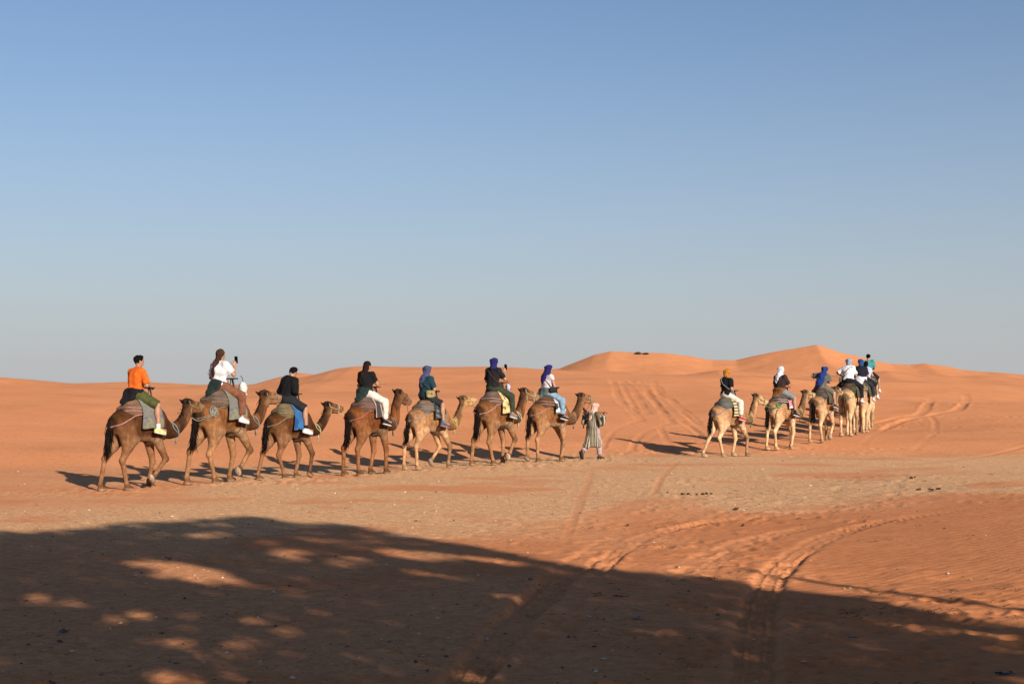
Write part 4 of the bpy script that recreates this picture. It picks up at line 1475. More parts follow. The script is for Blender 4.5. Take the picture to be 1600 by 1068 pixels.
        so = so @ Rs.T + (heel + tip) / 2 + dn * .034
        obj('sole', mesh_py('sole', so, qd), cloth(sp.get('sole', (225, 225, 220)), .7), sh_)
    # ---- hair
    hs = sp.get('hair', 'short'); hrgb = sp.get('hair_rgb', (24, 18, 16))
    if hs != 'none':
        face = [(H(.055, 0, .045), hf - .55 * hu), (H(0, 0, -.045), -hu)]
        P = [el(H(-.012, 0, .032), (.106, .088, .100), RH, k=.03, cut=face)]
        if hs == 'short':
            P += [el(H(.045, 0, .10), (.05, .06, .03), RH, k=.03)]
        if hs in ('long', 'ponytail'):
            P[0] = el(H(-.014, 0, .028), (.106, .092, .105), RH, k=.03, cut=face[:1])
            P += [el(H(-.055, 0, -.055), (.055, .076, .11), RH, k=.04)]
            c1 = nk - f * .085 - u * .02; c2 = chest - f * .14 + l * sp.get('hair_side', .03)
            wd = sp.get('hair_wide', 1.0) if hs == 'long' else .6
            P += [el(c1, (.036, .066 * wd, .13), R, k=.05), el(c2, (.026, .06 * wd, .15), R, k=.05), el(c2 - u * sp.get('hair_drop', .10), (.02, .04 * wd, .11), R, k=.04)]
        if hs == 'bun':
            P += [el(H(-.10, -.05, .03), (.05, .05, .05), RH, k=.02)]
        garment('hair', P, hrgb, fold=.010, freq=48., mat=hair_mat(hrgb), k_vox=vox)
    # ---- head cloth
    if sp.get('scarf'):
        face = [(H(.060, 0, .02), hf - .45 * hu)]
        P = [el(H(-.012, 0, .025), (.118, .100, .118), RH, k=.03, cut=face), el(H(-.01, 0, .075), (.122, .106, .055), RH @ roty(-.25), k=.03), el(H(-.02, 0, .045), (.125, .108, .045), RH @ roty(.35), k=.025, cut=face),
             el(H(-.035, 0, -.075), (.085, .085, .06), RH, k=.05)]
        st = sp.get('scarf_style', 'wrap')
        if st in ('wrap', 'tail', 'drape'):
            P += [el(nk - f * .03 + u * .03, (.10, .12, .055), R, k=.05)]
        if st in ('tail', 'drape'):
            P += [el(nk - f * .10 - u * .05, (.05, .09, .12), R, k=.06), el(chest - f * .135 - u * .0 + l * .03, (.04, .075, .14), R, k=.06)]
        if st == 'drape':
            P += [el(chest - f * .04 + u * .06, (.13, .185, .12), R, k=.06), el(mid - f * .13, (.06, .15, .2), R, k=.08), el(pel - f * .18 + u * .03, (.06, .14, .14), R, k=.08)]
        garment('headscarf', P, sp['scarf'], fold=.014, freq=34., k_vox=vox * 1.1)
    return dict(F=Fs, R=R, pel=pel, chest=chest, mid=mid, nk=nk)


def rider_joints(s=1.0, lean=.02, twist=0., hyaw=0., hpitch=0., hands=None, size=1.0, leg=(0., 0.), tilt=0.):
    """seat at the origin; x forward, y left; s widens the legs round a bigger camel"""
    k = size
    J = {}
    J['pelvis'] = A(0, 0, .10); J['neck'] = A(lean + .01, tilt, .60 * k)
    u = nrm(J['neck'] - J['pelvis'])
    tw = rotz(twist)
    J['sh'] = {q: J['neck'] - u * .055 + tw @ A(0, q * .175 * k, 0) for q in (-1, 1)}
    J['head'] = J['neck'] + A(lean * .3 + .02, tilt * .3, .165 * k); J['hyaw'] = hyaw + twist * .6; J['hpitch'] = hpitch
    if hpitch > .3:
        J['head'] = J['head'] + A(.05, 0, -.03)
    J['hip'] = {q: A(.03, q * .10, .09) for q in (-1, 1)}
    wy = .37 * s + .05
    J['kn'] = {q: A(.28 * k + (leg[0] if q < 0 else 0), q * (wy - .02), -.13 + (leg[1] if q < 0 else 0)) for q in (-1, 1)}
    J['an'] = {q: J['kn'][q] + A(-.01, q * .035, -.475 * k) for q in (-1, 1)}
    J['toe'] = {q: J['an'][q] + A(.19, q * .03, -.045) for q in (-1, 1)}
    hands = hands or {}
    J['el'] = {}; J['wr'] = {}; J['hf'] = {}; J['hn'] = {}; J['curl'] = {}
    for q in (-1, 1):
        h = hands.get(q, 'grip')
        sh = J['sh'][q]
        if h == 'grip':
            wr = A(.31, q * .10, .27); pole = A(-.3, q * .5, -.6); hf = A(1, -q * .3, -.1); hn = A(.1, 0, -1); cu = 1.1
        elif h == 'rest':
            wr = A(.27, q * .16, .17); pole = A(-.5, q * .5, -.5); hf = A(.9, -q * .3, -.3); hn = A(0, 0, -1); cu = .6
        elif h == 'phone':
            wr = sh + A(.30, -q * .02, -.03); pole = A(-.1, q * .5, -1); hf = A(.25, -q * .15, 1); hn = A(.3, -q * .9, 0); cu = .9
        elif h == 'reach':
            wr = A(.44, q * .13, .34); pole = A(0, q * .4, -1); hf = A(1, 0, .1); hn = A(0, -q * .4, -1); cu = .4
        elif h == 'lap':
            wr = A(.20, q * .07, .22); pole = A(-.6, q * .8, -.4); hf = A(.5, -q * .9, 0); hn = A(.3, 0, -1); cu = .7
        else:
            wr, pole, hf, hn, cu = h
        J['el'][q] = ik(sh, wr, .285 * k, .255 * k, pole); 
        d = wr - sh
        if np.linalg.norm(d) > .535 * k:
            wr = sh + nrm(d) * .535 * k
            J['el'][q] = ik(sh, wr, .285 * k, .255 * k, pole)
        J['wr'][q] = wr; J['hf'][q] = hf; J['hn'][q] = hn; J['curl'][q] = cu
    return J


def make_rider(c, label, sp, pose, seat=(-.10, 0, 1.925), vox=.0115, seed=1):
    base = to_world(c, seat)
    T = thing('person', label, 'person', tuple(base), c['rz'], 'riders on the camels')
    J = rider_joints(s=c['scale'], **pose)
    info = build_person(T, J, sp, vox, seed)
    info.update(T=T, J=J, base=base, rz=c['rz'])
    return info


def rider_world(info, p):
    return rotz(info['rz']) @ np.asarray(p, float) + info['base']


def make_phone(info, q, label):
    J = info['J']
    p = J['wr'][q] + nrm(J['hf'][q]) * .13 + A(.035, 0, .02)
    T = thing('smartphone', label, 'phone', tuple(rider_world(info, p)), info['rz'] + .25, 'phones held up by riders')
    T.rotation_euler = (0, -.15, info['rz'] + .2)
    v, qd = superbox((.006, .040, .080), .12, 10)
    b = obj('case', mesh_py('case', v, qd, False), cloth((22, 22, 24), .4), T)
    v, qd = superbox((.0015, .036, .075), .12, 8)
    o = obj('screen', mesh_py('screen', v + A(-.0062, 0, 0), qd, False), cloth((12, 14, 20), .15), T)
    v, qd = superbox((.003, .010, .012), .3, 6)
    obj('camera_lens', mesh_py('camera_lens', v + A(.007, -.022, .058), qd), cloth((40, 40, 44), .2), T)


def make_bag(info, label, pos, size, rgb, strap_from, strap_rgb=(40, 36, 34), rot=0.0, flap=True, e=.4):
    """bag hung from a strap that runs over a shoulder"""
    T = thing('shoulder_bag', label, 'bag', tuple(rider_world(info, pos)), info['rz'] + rot, 'bags carried by riders')
    v, qd = superbox(size, e, 12)
    b = obj('bag_body', mesh_py('bag_body', v, qd), cloth(rgb, .85), T)
    if flap:
        v, qd = superbox((size[0] * .95, size[1] * .35, size[2] * .55), e, 10)
        fl = obj('flap', mesh_py('flap', v + A(0, -size[1] * .78, size[2] * .42), qd), cloth(tuple(int(x * .92) for x in rgb), .85), T)
        v, qd = superbox((.018, .006, .022), .4, 6)
        obj('buckle', mesh_py('buckle', v + A(0, -size[1] * 1.12, size[2] * .05), qd), cloth((60, 50, 40), .4), fl)
    pts = info['F'].push(spline([np.asarray(p, float) for p in strap_from], 8), .012, 6)
    Rr = rotz(-rot)
    pts = (pts - np.asarray(pos)) @ Rr.T
    V, Q = tube(pts, .011, 6)
    obj('strap', mesh_py('strap', V, Q), cloth(strap_rgb, .8), T)


# ------------------------------------------------------------------ the caravan
g_lift = dict(lift='rf', hl=.16, roll=1.35)
c1 = make_camel(217, 30.0, 38, .985, 'dark', gait(-.36, .10, -.04, -.10, lift='rf', hl=.15, roll=1.3), 'dark brown camel at the very back of the caravan, carrying the rider in orange', head=(1.24, 0, 1.74), pitch=-.05, seed=1, rope=(134, 146, 142), halter=(150, 150, 110))
c2 = make_camel(347, 31.9, 34, 1.08, 'brown', gait(-.34, .16, -.06, -.02, lift='rf', hl=.17, roll=1.3), 'big brown camel, second from the back, carrying the rider in a white shirt', head=(1.18, 0, 1.74), pitch=.04, seed=2, rope=(140, 138, 126))
c3 = make_camel(452, 33.6, 41, .92, 'dark', gait(-.40, .22, -.08, .16, lift='rf', hl=.05, roll=.5), 'dark brown camel with a blue saddle cloth, third from the back', head=(1.24, 0, 1.78), pitch=.0, seed=3, rope=(205, 190, 150))
c4 = make_camel(575, 35.2, 34, 1.0, 'red', gait(-.26, -.02, -.16, .10), 'reddish brown camel, fourth from the back, head raised high', head=(1.12, 0, 1.92), pitch=-.28, seed=4, rope=(120, 120, 110))
c5 = make_camel(669, 37.8, 46, .95, 'tan', gait(-.26, -.02, -.16, .20, lift='lf', hl=.12, roll=1.2), 'pale tan camel among the brown ones, fifth from the back', head=(1.24, 0, 1.86), pitch=.10, seed=5, rope=(205, 190, 110))
c6 = make_camel(774, 39.8, 37, 1.06, 'brown', gait(-.34, .20, .06, .0, lift='rf', hl=.14, roll=1.3), 'brown camel with a cream patterned saddle cloth, second in line behind the walking guide', head=(1.16, -.02, 1.84), yaw=-.25, seed=6, rope=(190, 195, 170))
c7 = make_camel(857, 41.6, 49, 1.0, 'mid', gait(-.22, -.06, .20, -.05, lift='lh', hl=.06, roll=.7), 'chestnut camel led directly by the walking guide', head=(1.24, 0, 1.82), pitch=-.02, seed=7, rope=(130, 120, 110))
v2 = .025
c8 = make_camel(1137, 44.9, 57, .96, 'fawn', gait(-.46, .12, -.10, .26), 'fawn camel with cream legs, last of the group on the right', head=(1.16, 0, 1.88), pitch=-.2, seed=8, vox=v2, rope=(90, 130, 80))
c9 = make_camel(1221, 47.6, 50, .96, 'fawn', gait(-.16, .0, .24, -.10, lift='lf', hl=.05, roll=.5), 'fawn camel with green rope at its tail, second of the group on the right', head=(1.22, 0, 1.90), pitch=.02, seed=9, vox=v2, rope=(100, 120, 70))
c10 = make_camel(1284, 49.4, 36, .95, 'fawn', gait(-.30, .12, .22, -.02, lift='rf', hl=.12, roll=1.2), 'fawn camel carrying the rider draped in blue, seen from behind', head=(1.20, 0, 1.86), seed=10, vox=v2, rope=(100, 110, 70))
c11 = make_camel(1326, 52.2, 25, 1.0, 'cream', gait(-.24, .06, -.08, .24), 'cream camel seen almost from behind, carrying the rider in a white shirt', head=(1.18, .0, 1.82), seed=11, vox=v2, rope=(70, 120, 80))
c12 = make_camel(1345, 54.8, 24, 1.0, 'fawn', gait(-.22, .10, .18, -.12), 'fawn camel just ahead of the cream one, mostly hidden behind it', seed=12, vox=v2, rope=(120, 120, 80))
c13 = make_camel(1353, 57.8, 21, 1.0, 'cream', gait(-.12, .14, -.08, .20), 'pale camel second from the head of the far group, mostly hidden', seed=13, vox=v2)
c14 = make_camel(1357, 61.2, 19, 1.0, 'fawn', gait(-.22, .10, .18, -.12), 'camel at the head of the far group, hidden behind the others', seed=14, vox=v2)
c2['T'].location.z -= 0

B_GREY = pattern_blanket('blanket_grey_yellow', (120, 117, 110), (132, 127, 98), (102, 102, 114), 14)
B_BLUE = pattern_blanket('blanket_blue', (52, 98, 146), (60, 110, 160), (40, 78, 122), 6)
B_DARK = pattern_blanket('blanket_dark_stripe', (66, 62, 62), (72, 68, 66), (180, 160, 150), 1.6, 'lines')
B_BW = pattern_blanket('blanket_black_grey', (52, 58, 58), (110, 118, 112), (30, 32, 34), 13)
B_CREAM = pattern_blanket('blanket_cream', (220, 196, 140), (196, 160, 100), (96, 66, 46), 12)
B_WHITE = pattern_blanket('blanket_black_white', (45, 48, 54), (190, 195, 200), (220, 222, 225), 8)
B_STRIPE = pattern_blanket('blanket_cream_bands', (205, 190, 150), (130, 110, 70), (110, 90, 60), 3.2, 'bands')
B_PINK = pattern_blanket('blanket_pink', (200, 140, 140), (40, 38, 42), (225, 215, 215), 7)
B_GREEN = pattern_blanket('blanket_olive', (84, 78, 60), (98, 92, 66), (60, 56, 50), 8)

make_saddle(c1, 'grey brown padded saddle with grey and yellow cloth under the rider in orange', (112, 92, 78), B_GREY, (196, 140, 128), x0=-.14, x1=.36, hem=1.30)
make_saddle(c2, 'grey padded saddle with checked cloth under the woman in a white shirt', (98, 88, 82), B_GREY, (150, 125, 98), x0=-.12, x1=.34, hem=1.32)
make_saddle(c3, 'saddle with bright blue side cloth under the rider in black', (104, 98, 78), B_BLUE, (150, 132, 100), x0=-.10, x1=.30, hem=1.26)
make_saddle(c4, 'dark grey padded saddle with a pale stripe and red strap', (92, 84, 78), B_DARK, (176, 104, 98), x0=-.10, x1=.34, hem=1.42)
make_saddle(c5, 'grey padded saddle with black patterned cloth on the pale tan camel', (110, 98, 88), B_BW, (130, 140, 150), x0=-.04, x1=.34, hem=1.42)
make_saddle(c6, 'grey padded saddle with cream patterned cloth and pink strap', (96, 86, 80), B_CREAM, (196, 146, 132), x0=-.12, x1=.28, hem=1.36)
make_saddle(c7, 'brown padded saddle with black and white fringed cloth on the chestnut camel', (86, 70, 60), B_WHITE, (196, 136, 116), x0=-.04, x1=.32, hem=1.46, fringe=(215, 215, 215))
make_saddle(c8, 'saddle with cream banded cloth under the rider in white trousers', (92, 96, 88), B_STRIPE, (110, 130, 150), x0=-.05, x1=.24, hem=1.33)
make_saddle(c9, 'saddle with pink and black cloth under the rider in a white headscarf', (86, 80, 78), B_PINK, (215, 190, 180), x0=-.04, x1=.28, hem=1.44)
make_saddle(c10, 'dark padded saddle with olive cloth under the rider draped in blue', (78, 70, 66), B_GREEN, (110, 120, 130), hem=1.42)
make_saddle(c11, 'brown padded saddle on the cream camel seen from behind', (76, 62, 56), B_GREEN, (80, 130, 90), hem=1.45)
make_saddle(c12, 'olive padded saddle under the rider in navy', (104, 98, 62), B_GREEN, (190, 190, 200), hem=1.40)
make_saddle(c13, 'padded saddle under the rider in a pale blue top', (104, 84, 72), B_GREEN, (190, 190, 200), hem=1.40)
make_saddle(c14, 'padded saddle on the far group leading camel', (90, 80, 72), B_GREEN, (190, 190, 200), hem=1.40)

r1 = make_rider(c1, 'rider in an orange t-shirt and olive shorts on the rearmost camel', dict(shirt=(235, 108, 30), sleeve=.85, pants=(82, 84, 44), pant_len=1.0, pant_d=.03, socks=(225, 222, 215), sock_len=.22, shoe=(226, 222, 150), sole=(225, 225, 190), jacket=(24, 22, 24), hair='short', hair_rgb=(20, 16, 15), bulk=1.12, shirt_d=.028),
                dict(lean=.05, hyaw=-.25, hands={1: 'grip', -1: 'grip'}, size=1.04), seed=1)
r2 = make_rider(c2, 'woman in a white t-shirt with long brown hair holding up a phone', dict(shirt=(236, 234, 234), sleeve=.8, pants=(134, 84, 60), pant_len=1.85, pant_d=.03, shoe=(232, 230, 226), jacket=(38, 50, 44), hair='long', hair_rgb=(64, 44, 34), hair_side=.04),
                dict(lean=.03, hands={-1: 'phone', 1: 'lap'}, hyaw=-.1, size=1.04), seed=2)
r3 = make_rider(c3, 'rider in a black hoodie and cap bending the head forward', dict(shirt=(17, 16, 17), sleeve=1.92, shirt_d=.03, hood=True, pants=(38, 38, 44), pant_len=.98, pant_d=.03, socks=(30, 30, 32), sock_len=.2, shoe=(232, 230, 222), hair='short', hair_rgb=(18, 15, 15), bulk=1.08),
                dict(lean=.10, hpitch=.45, hands={-1: 'lap', 1: 'lap'}), seed=3)
r4 = make_rider(c4, 'woman with long dark hair, black top and cream trousers', dict(shirt=(22, 20, 21), sleeve=.7, pants=(232, 222, 204), pant_len=1.9, pant_d=.024, shoe=(38, 36, 38), jacket=(40, 56, 48), hair='long', hair_rgb=(40, 27, 23), hair_drop=.06, hair_wide=1.5),
                dict(lean=.04, hands={-1: 'reach', 1: 'rest'}, size=.98), seed=4)
r5 = make_rider(c5, 'rider in a dark teal t-shirt and violet blue headscarf on the pale tan camel', dict(shirt=(30, 62, 74), sleeve=.85, shirt_d=.024, pants=(44, 46, 50), pant_len=.9, pant_d=.026, socks=(70, 130, 140), sock_len=.16, shoe=(88, 92, 110), sole=(190, 120, 120), scarf=(74, 80, 112), scarf_style='tail', hair='none'),
                dict(lean=.03, hands={-1: 'grip', 1: 'grip'}, size=1.0), seed=5)
r6 = make_rider(c6, 'rider in a black t-shirt and royal blue headscarf holding up a phone', dict(shirt=(32, 30, 32), sleeve=.85, shirt_d=.026, pants=(58, 66, 48), pant_len=1.9, pant_d=.026, shoe=(120, 120, 118), scarf=(38, 33, 98), scarf_style='wrap', hair='none', bulk=1.06),
                dict(lean=.02, hands={-1: 'phone', 1: 'rest'}, size=1.05), seed=6)
r7 = make_rider(c7, 'rider in a white top and deep blue headscarf directly behind the guide', dict(shirt=(222, 208, 212), sleeve=.35, pants=(140, 170, 190), pant_len=1.88, pant_d=.022, socks=(40, 40, 46), shoe=(34, 34, 40), jacket=(92, 102, 100), scarf=(36, 28, 94), scarf_style='tail', hair='none'),
                dict(lean=.05, hands={-1: 'grip', 1: 'grip'}, size=.98), seed=7)
fv = .0145
r8 = make_rider(c8, 'rider in a black t-shirt, mustard headscarf and white trousers', dict(shirt=(18, 17, 20), sleeve=.7, pants=(238, 228, 208), pant_len=1.85, pant_d=.024, shoe=(186, 60, 56), sole=(215, 200, 195), scarf=(196, 126, 40), scarf_style='turban', hair='none'),
                dict(lean=.04, hands={-1: 'lap', 1: 'grip'}), vox=fv, seed=8)
r9 = make_rider(c9, 'rider in a brown t-shirt and white headscarf with a tan jacket at the waist', dict(shirt=(58, 42, 38), sleeve=.85, shirt_d=.03, pants=(136, 140, 140), pant_len=.92, pant_d=.028, socks=(30, 30, 34), sock_len=.2, shoe=(32, 32, 36), jacket=(140, 88, 48), scarf=(226, 226, 232), scarf_style='tail', hair='none', bulk=1.14),
                dict(lean=.03, hands={-1: 'reach', 1: 'rest'}, size=1.03), vox=fv, seed=9)
r10 = make_rider(c10, 'rider draped in a long blue headscarf on the right', dict(shirt=(96, 96, 84), sleeve=.9, pants=(110, 105, 92), pant_len=.9, pant_d=.03, shoe=(48, 56, 66), scarf=(36, 56, 120), scarf_style='drape', hair='none'),
                 dict(lean=.24, hyaw=-.1, hpitch=.2, size=.86, hands={-1: 'reach', 1: (A(.26, .20, .42), A(-.4, 1, .1), A(.4, -.8, .2), A(0, 0, -1), .6)}), vox=fv, seed=10)
r11 = make_rider(c11, 'rider in a white t-shirt, pale blue headscarf and black trousers', dict(shirt=(238, 238, 240), sleeve=.85, shirt_d=.032, pants=(26, 25, 30), pant_len=1.85, pant_d=.034, shoe=(226, 222, 220), scarf=(150, 166, 188), scarf_style='turban', hair='none', bulk=1.2),
                 dict(lean=.10, tilt=.0, hands={-1: 'rest', 1: (A(.20, .24, .24), A(-.4, 1, -.1), A(.7, -.6, .0), A(0, 0, -1), .6)}), vox=fv, seed=11)
r12 = make_rider(c12, 'rider in a navy top and bright blue headscarf with a white jacket at the waist', dict(shirt=(30, 30, 44), sleeve=.8, pants=(40, 42, 54), pant_len=1.85, jacket=(226, 228, 232), shoe=(220, 216, 214), scarf=(44, 80, 140), scarf_style='turban', hair='none'),
                 dict(lean=.05), vox=fv, seed=12)
r13 = make_rider(c13, 'rider in a pale blue top with a black ponytail and black shorts', dict(shirt=(196, 206, 228), sleeve=.5, pants=(28, 26, 26), pant_len=.95, shoe=(236, 230, 224), socks=(230, 226, 220), sock_len=.15, hair='ponytail', hair_rgb=(16, 14, 14)),
                 dict(lean=.10, size=.93), vox=fv, seed=13)
r14 = make_rider(c14, 'rider in a turquoise shirt with black hair in a bun leading the far group', dict(shirt=(74, 150, 150), sleeve=.8, pants=(30, 28, 28), pant_len=.95, shoe=(236, 230, 224), hair='bun', hair_rgb=(16, 14, 14)),
                 dict(lean=.04, size=1.03), vox=fv, seed=14)

# things carried
make_phone(r2, -1, 'black phone raised by the woman in a white shirt')
make_phone(r6, -1, 'black phone raised by the rider in a royal blue headscarf')
J = r5['J']
make_bag(r5, 'khaki shoulder bag on the hip of the rider in teal', A(-.02, -.225, .16), (.13, .05, .10), (176, 156, 104), [A(-.02, -.225, .25), A(-.08, -.14, .36), A(-.10, .02, .5), A(-.02, .13, .6), A(.10, .10, .50), A(.13, -.05, .33), A(.06, -.2, .24)], (60, 55, 48))
make_bag(r7, 'black rounded camera bag at the hip of the rider in the deep blue headscarf', A(.06, -.235, .16), (.15, .075, .085), (40, 38, 36), [A(.02, -.235, .23), A(-.06, -.12, .38), A(-.09, .03, .5), A(.0, .12, .6), A(.12, .08, .48), A(.14, -.08, .32), A(.1, -.23, .23)], (26, 24, 26), e=.7, flap=False)
make_bag(r8, 'small grey bag slung across the back of the rider in the mustard headscarf', A(.10, -.19, .18), (.07, .03, .06), (120, 120, 124), [A(.06, -.19, .23), A(-.06, -.12, .34), A(-.10, .02, .5), A(-.02, .12, .6), A(.1, .08, .5), A(.13, -.08, .3)], (150, 152, 156))
make_bag(r11, 'olive bag hanging at the left hip of the rider in white with black trousers', A(-.02, .27, .13), (.10, .05, .09), (110, 104, 84), [A(-.02, .26, .21), A(-.10, .12, .34), A(-.13, -.02, .5), A(-.02, -.14, .62), A(.12, -.08, .5), A(.13, .12, .3), A(.04, .26, .2)], (176, 160, 130))
make_bag(r6, 'brown strap bag worn across the back of the rider in the royal blue headscarf', A(.09, -.21, .15), (.08, .03, .07), (66, 52, 42), [A(.05, -.21, .2), A(-.07, -.10, .36), A(-.11, .03, .52), A(-.02, .13, .62), A(.11, .08, .5), A(.13, -.08, .3)], (84, 62, 46))

# white bag hanging from the grip of the second saddle; small bundle on the sixth
def hanging_bag(c, pos, size, rgb, label, trim):
    T = thing('hanging_bag', label, 'bag', tuple(to_world(c, pos)), c['rz'], 'bags hung on saddle grips')
    Fg = Field([el((0, 0, -.02), size, k=.05), el((0, 0, size[2] * .75), (size[0] * .5, size[1] * .5, size[2] * .4), k=.08), rc((0, 0, -.05), (.03, -.02, -size[2] * 1.25), size[0] * .75, size[0] * .25, k=.06)], .014, fold=.02, fold_freq=24, seed=9)
    v, q = Fg.mesh('sack')
    obj('sack', mesh_np('sack', v, q), cloth(rgb, .85), T)
    v, q = superbox((size[0] * .55, .02, size[2] * .22), .5, 8)
    obj('print_panel', mesh_py('print_panel', v + A(.0, -size[1] * 1.0, -.05), q), cloth(trim, .9), T)
    top = A(*[0, 0, size[2] * 1.05])
    V, Q = tube(spline([top, top + A(-.02, .0, .07), top + A(-.05, .03, .13)], 5), .008, 5)
    obj('cord', mesh_py('cord', V, Q), cloth((60, 56, 52), .9), T)


hanging_bag(c2, (.42, -.19, 1.94), (.10, .09, .17), (228, 224, 214), 'white cloth bag hanging from the saddle grip of the big brown camel', (168, 112, 90))
hanging_bag(c6, (.36, -.16, 2.04), (.07, .06, .075), (200, 196, 214), 'small white and red bundle on the grip before the phone holder', (176, 50, 60))
# ------------------------------------------------------------------ the walking guide
gx_, gy_ = (927 - 800) / F * 43.2, 43.2
gz_ = hz(gx_, gy_)
G_ = thing('person', 'guide walking in a striped brown robe and pale pink turban leading the chestnut camel', 'person', (gx_, gy_, gz_), math.pi / 2 - math.radians(52))
J = {'pelvis': A(0, 0, .93), 'neck': A(.05, 0, 1.40), 'head': A(.08, 0, 1.555), 'hyaw': -.1, 'hpitch': .08}
J['sh'] = {q: A(.03, q * .175, 1.345) for q in (-1, 1)}
J['hip'] = {q: A(0, q * .09, .90) for q in (-1, 1)}
J['kn'] = {-1: A(.14, -.10, .50), 1: A(-.06, .10, .49)}
J['an'] = {-1: A(.16, -.10, .085), 1: A(-.36, .10, .20)}
J['toe'] = {-1: A(.36, -.11, .045), 1: A(-.30, .11, .03)}
J['wr'] = {-1: A(.10, -.40, 1.33), 1: A(.02, .42, 1.36)}
J['el'] = {-1: A(.02, -.36, 1.10), 1: A(-.02, .38, 1.12)}
J['hf'] = {-1: A(.1, .1, 1), 1: A(0, -.1, 1)}; J['hn'] = {-1: A(1, .3, 0), 1: A(1, -.3, 0)}; J['curl'] = {-1: 1.2, 1: 1.2}
gi = build_person(G_, J, dict(shirt=(120, 104, 84), sleeve=.9, pants=(186, 160, 158), pant_len=1.86, pant_d=.03, shoe=(62, 50, 44), sole=(50, 42, 38), scarf=(232, 192, 172), scarf_style='tail', hair='none', skin=(.16, .085, .05)), .0125, 21)
t = NT('striped_robe')
tc_ = t.new('TexCoord')
sx = t.new('SeparateXYZ'); t.link(tc_.outputs['Object'], sx.inputs[0])
an_ = t.math('ARCTAN2', sx.outputs['Y'], sx.outputs['X'])
nn = t.new('TexNoise', Scale=5.0, Detail=2.0); t.link(tc_.outputs['Object'], nn.inputs['Vector'])
st = t.math('SINE', t.math('ADD', t.math('MULTIPLY', an_, 26.0), t.math('MULTIPLY', nn.outputs[0], 5.0)))
t.link(t.ramp(t.math('MULTIPLY_ADD', st, .5, .5), [(.25, lin(46, 42, 36)), (.5, lin(104, 96, 82)), (.8, lin(148, 137, 116))]), t.b.inputs['Base Color'])
t.b.inputs['Roughness'].default_value = .95
M_ROBE = t.m
P = [rc((.03, 0, 1.30), (.0, 0, .95), .165, .18, k=.06, sc=(.85, 1.2, 1)), rc((.0, 0, .95), (.02, 0, .36), .175, .215, k=.06, sc=(.95, 1.1, 1), cut=[((0, 0, .38), (0, 0, -1))]),
     rc(J['sh'][-1], J['sh'][1], .085, k=.05)]
P[0] = rc((.03, 0, 1.30), (.0, 0, .95), .165, .18, k=.06, sc=(.85, 1.2, 1), cut=[((0, 0, 1.44), (0, 0, 1))])
for q in (-1, 1):
    P += [rc(J['sh'][q], J['el'][q], .082, .085, k=.05), rc(J['el'][q], J['wr'][q], .085, .075, k=.04, cut=[(J['wr'][q] + A(0, 0, -.02), J['wr'][q] - J['el'][q])])]
P += [el(J['neck'] - A(.12, 0, .02), (.07, .11, .09), k=.05), rc((-.08, .06, .75), (-.20, .08, .40), .12, .11, k=.08, cut=[((0, 0, .36), (0, 0, -1))])]
Fr = Field(P, .0165, fold=.022, fold_freq=15, seed=4)
v, q = Fr.mesh('robe')
obj('robe', mesh_np('robe', v, q), M_ROBE, G_)


def guide_world(p):
    return rotz(math.pi / 2 - math.radians(52)) @ np.asarray(p, float) + A(gx_, gy_, gz_)


stick_a, stick_b = A(.06, .56, 1.40), A(.13, -.50, 1.385)
pa, pb = guide_world(stick_a), guide_world(stick_b)
V, Q = tube(spline([pa - pa, (pb - pa) * .5 + A(0, 0, .035), pb - pa], 6), .011, 7)
o = obj('walking_stick', mesh_py('walking_stick', V, Q), cloth((70, 46, 32), .7)); o.location = tuple(pa)
tag(o, 'thin brown stick the guide carries across the shoulders', 'stick')
# red tassel cord in the guide's left hand
hand = guide_world(J['wr'][1] + A(.02, .02, .08))
CT = thing('red_cord', 'red and dark cord dangling from the left hand of the guide', 'cord', tuple(hand), 0)
V, Q = tube(spline([(0, 0, .06), (-.03, 0, -.05), (-.02, .01, -.30), (-.05, .0, -.52)], 6), .016, 6)
obj('dark_strand', mesh_py('dark_strand', V, Q), cloth((52, 34, 34), .9), CT)
V, Q = tube(spline([(.04, 0, .02), (.03, 0, -.12), (.05, .01, -.32)], 6), [.02] * 12 + [.03], 6)
obj('red_strand', mesh_py('red_strand', V, Q), cloth((150, 44, 52), .9), CT)
v, q_ = superbox((.03, .03, .05), .5, 7)
obj('tassel', mesh_py('tassel', v + A(-.03, 0, .07), q_), cloth((50, 32, 30), .9), CT)

# guide of the far group, glimpsed between the legs of the cream camel
gx2, gy2 = (1332 - 800) / F * 58.6, 58.6
g2z = hz(gx2, gy2)
G2 = thing('person', 'figure in a dark robe glimpsed between the legs of the cream camel', 'person', (gx2, gy2, g2z), math.pi / 2 - math.radians(25))
J2 = {'pelvis': A(0, 0, .90), 'neck': A(.03, 0, 1.38), 'head': A(.05, 0, 1.53)}
J2['sh'] = {q: A(.02, q * .17, 1.33) for q in (-1, 1)}; J2['hip'] = {q: A(0, q * .09, .88) for q in (-1, 1)}
J2['kn'] = {-1: A(.1, -.09, .48), 1: A(-.03, .09, .48)}; J2['an'] = {-1: A(.14, -.09, .085), 1: A(-.16, .09, .09)}
J2['toe'] = {-1: A(.33, -.1, .045), 1: A(.03, .1, .045)}
J2['el'] = {q: A(-.02, q * .24, 1.06) for q in (-1, 1)}; J2['wr'] = {q: A(.10, q * .22, .84) for q in (-1, 1)}
J2['hf'] = {q: A(.4, 0, -1) for q in (-1, 1)}; J2['hn'] = {q: A(0, -q, 0) for q in (-1, 1)}
build_person(G2, J2, dict(shirt=(30, 36, 52), sleeve=1.9, pants=(30, 34, 46), pant_len=1.9, shoe=(40, 34, 32), sole=(40, 34, 32), scarf=(40, 46, 66), scarf_style='tail', hair='none', skin=(.16, .085, .05)), .016, 31)
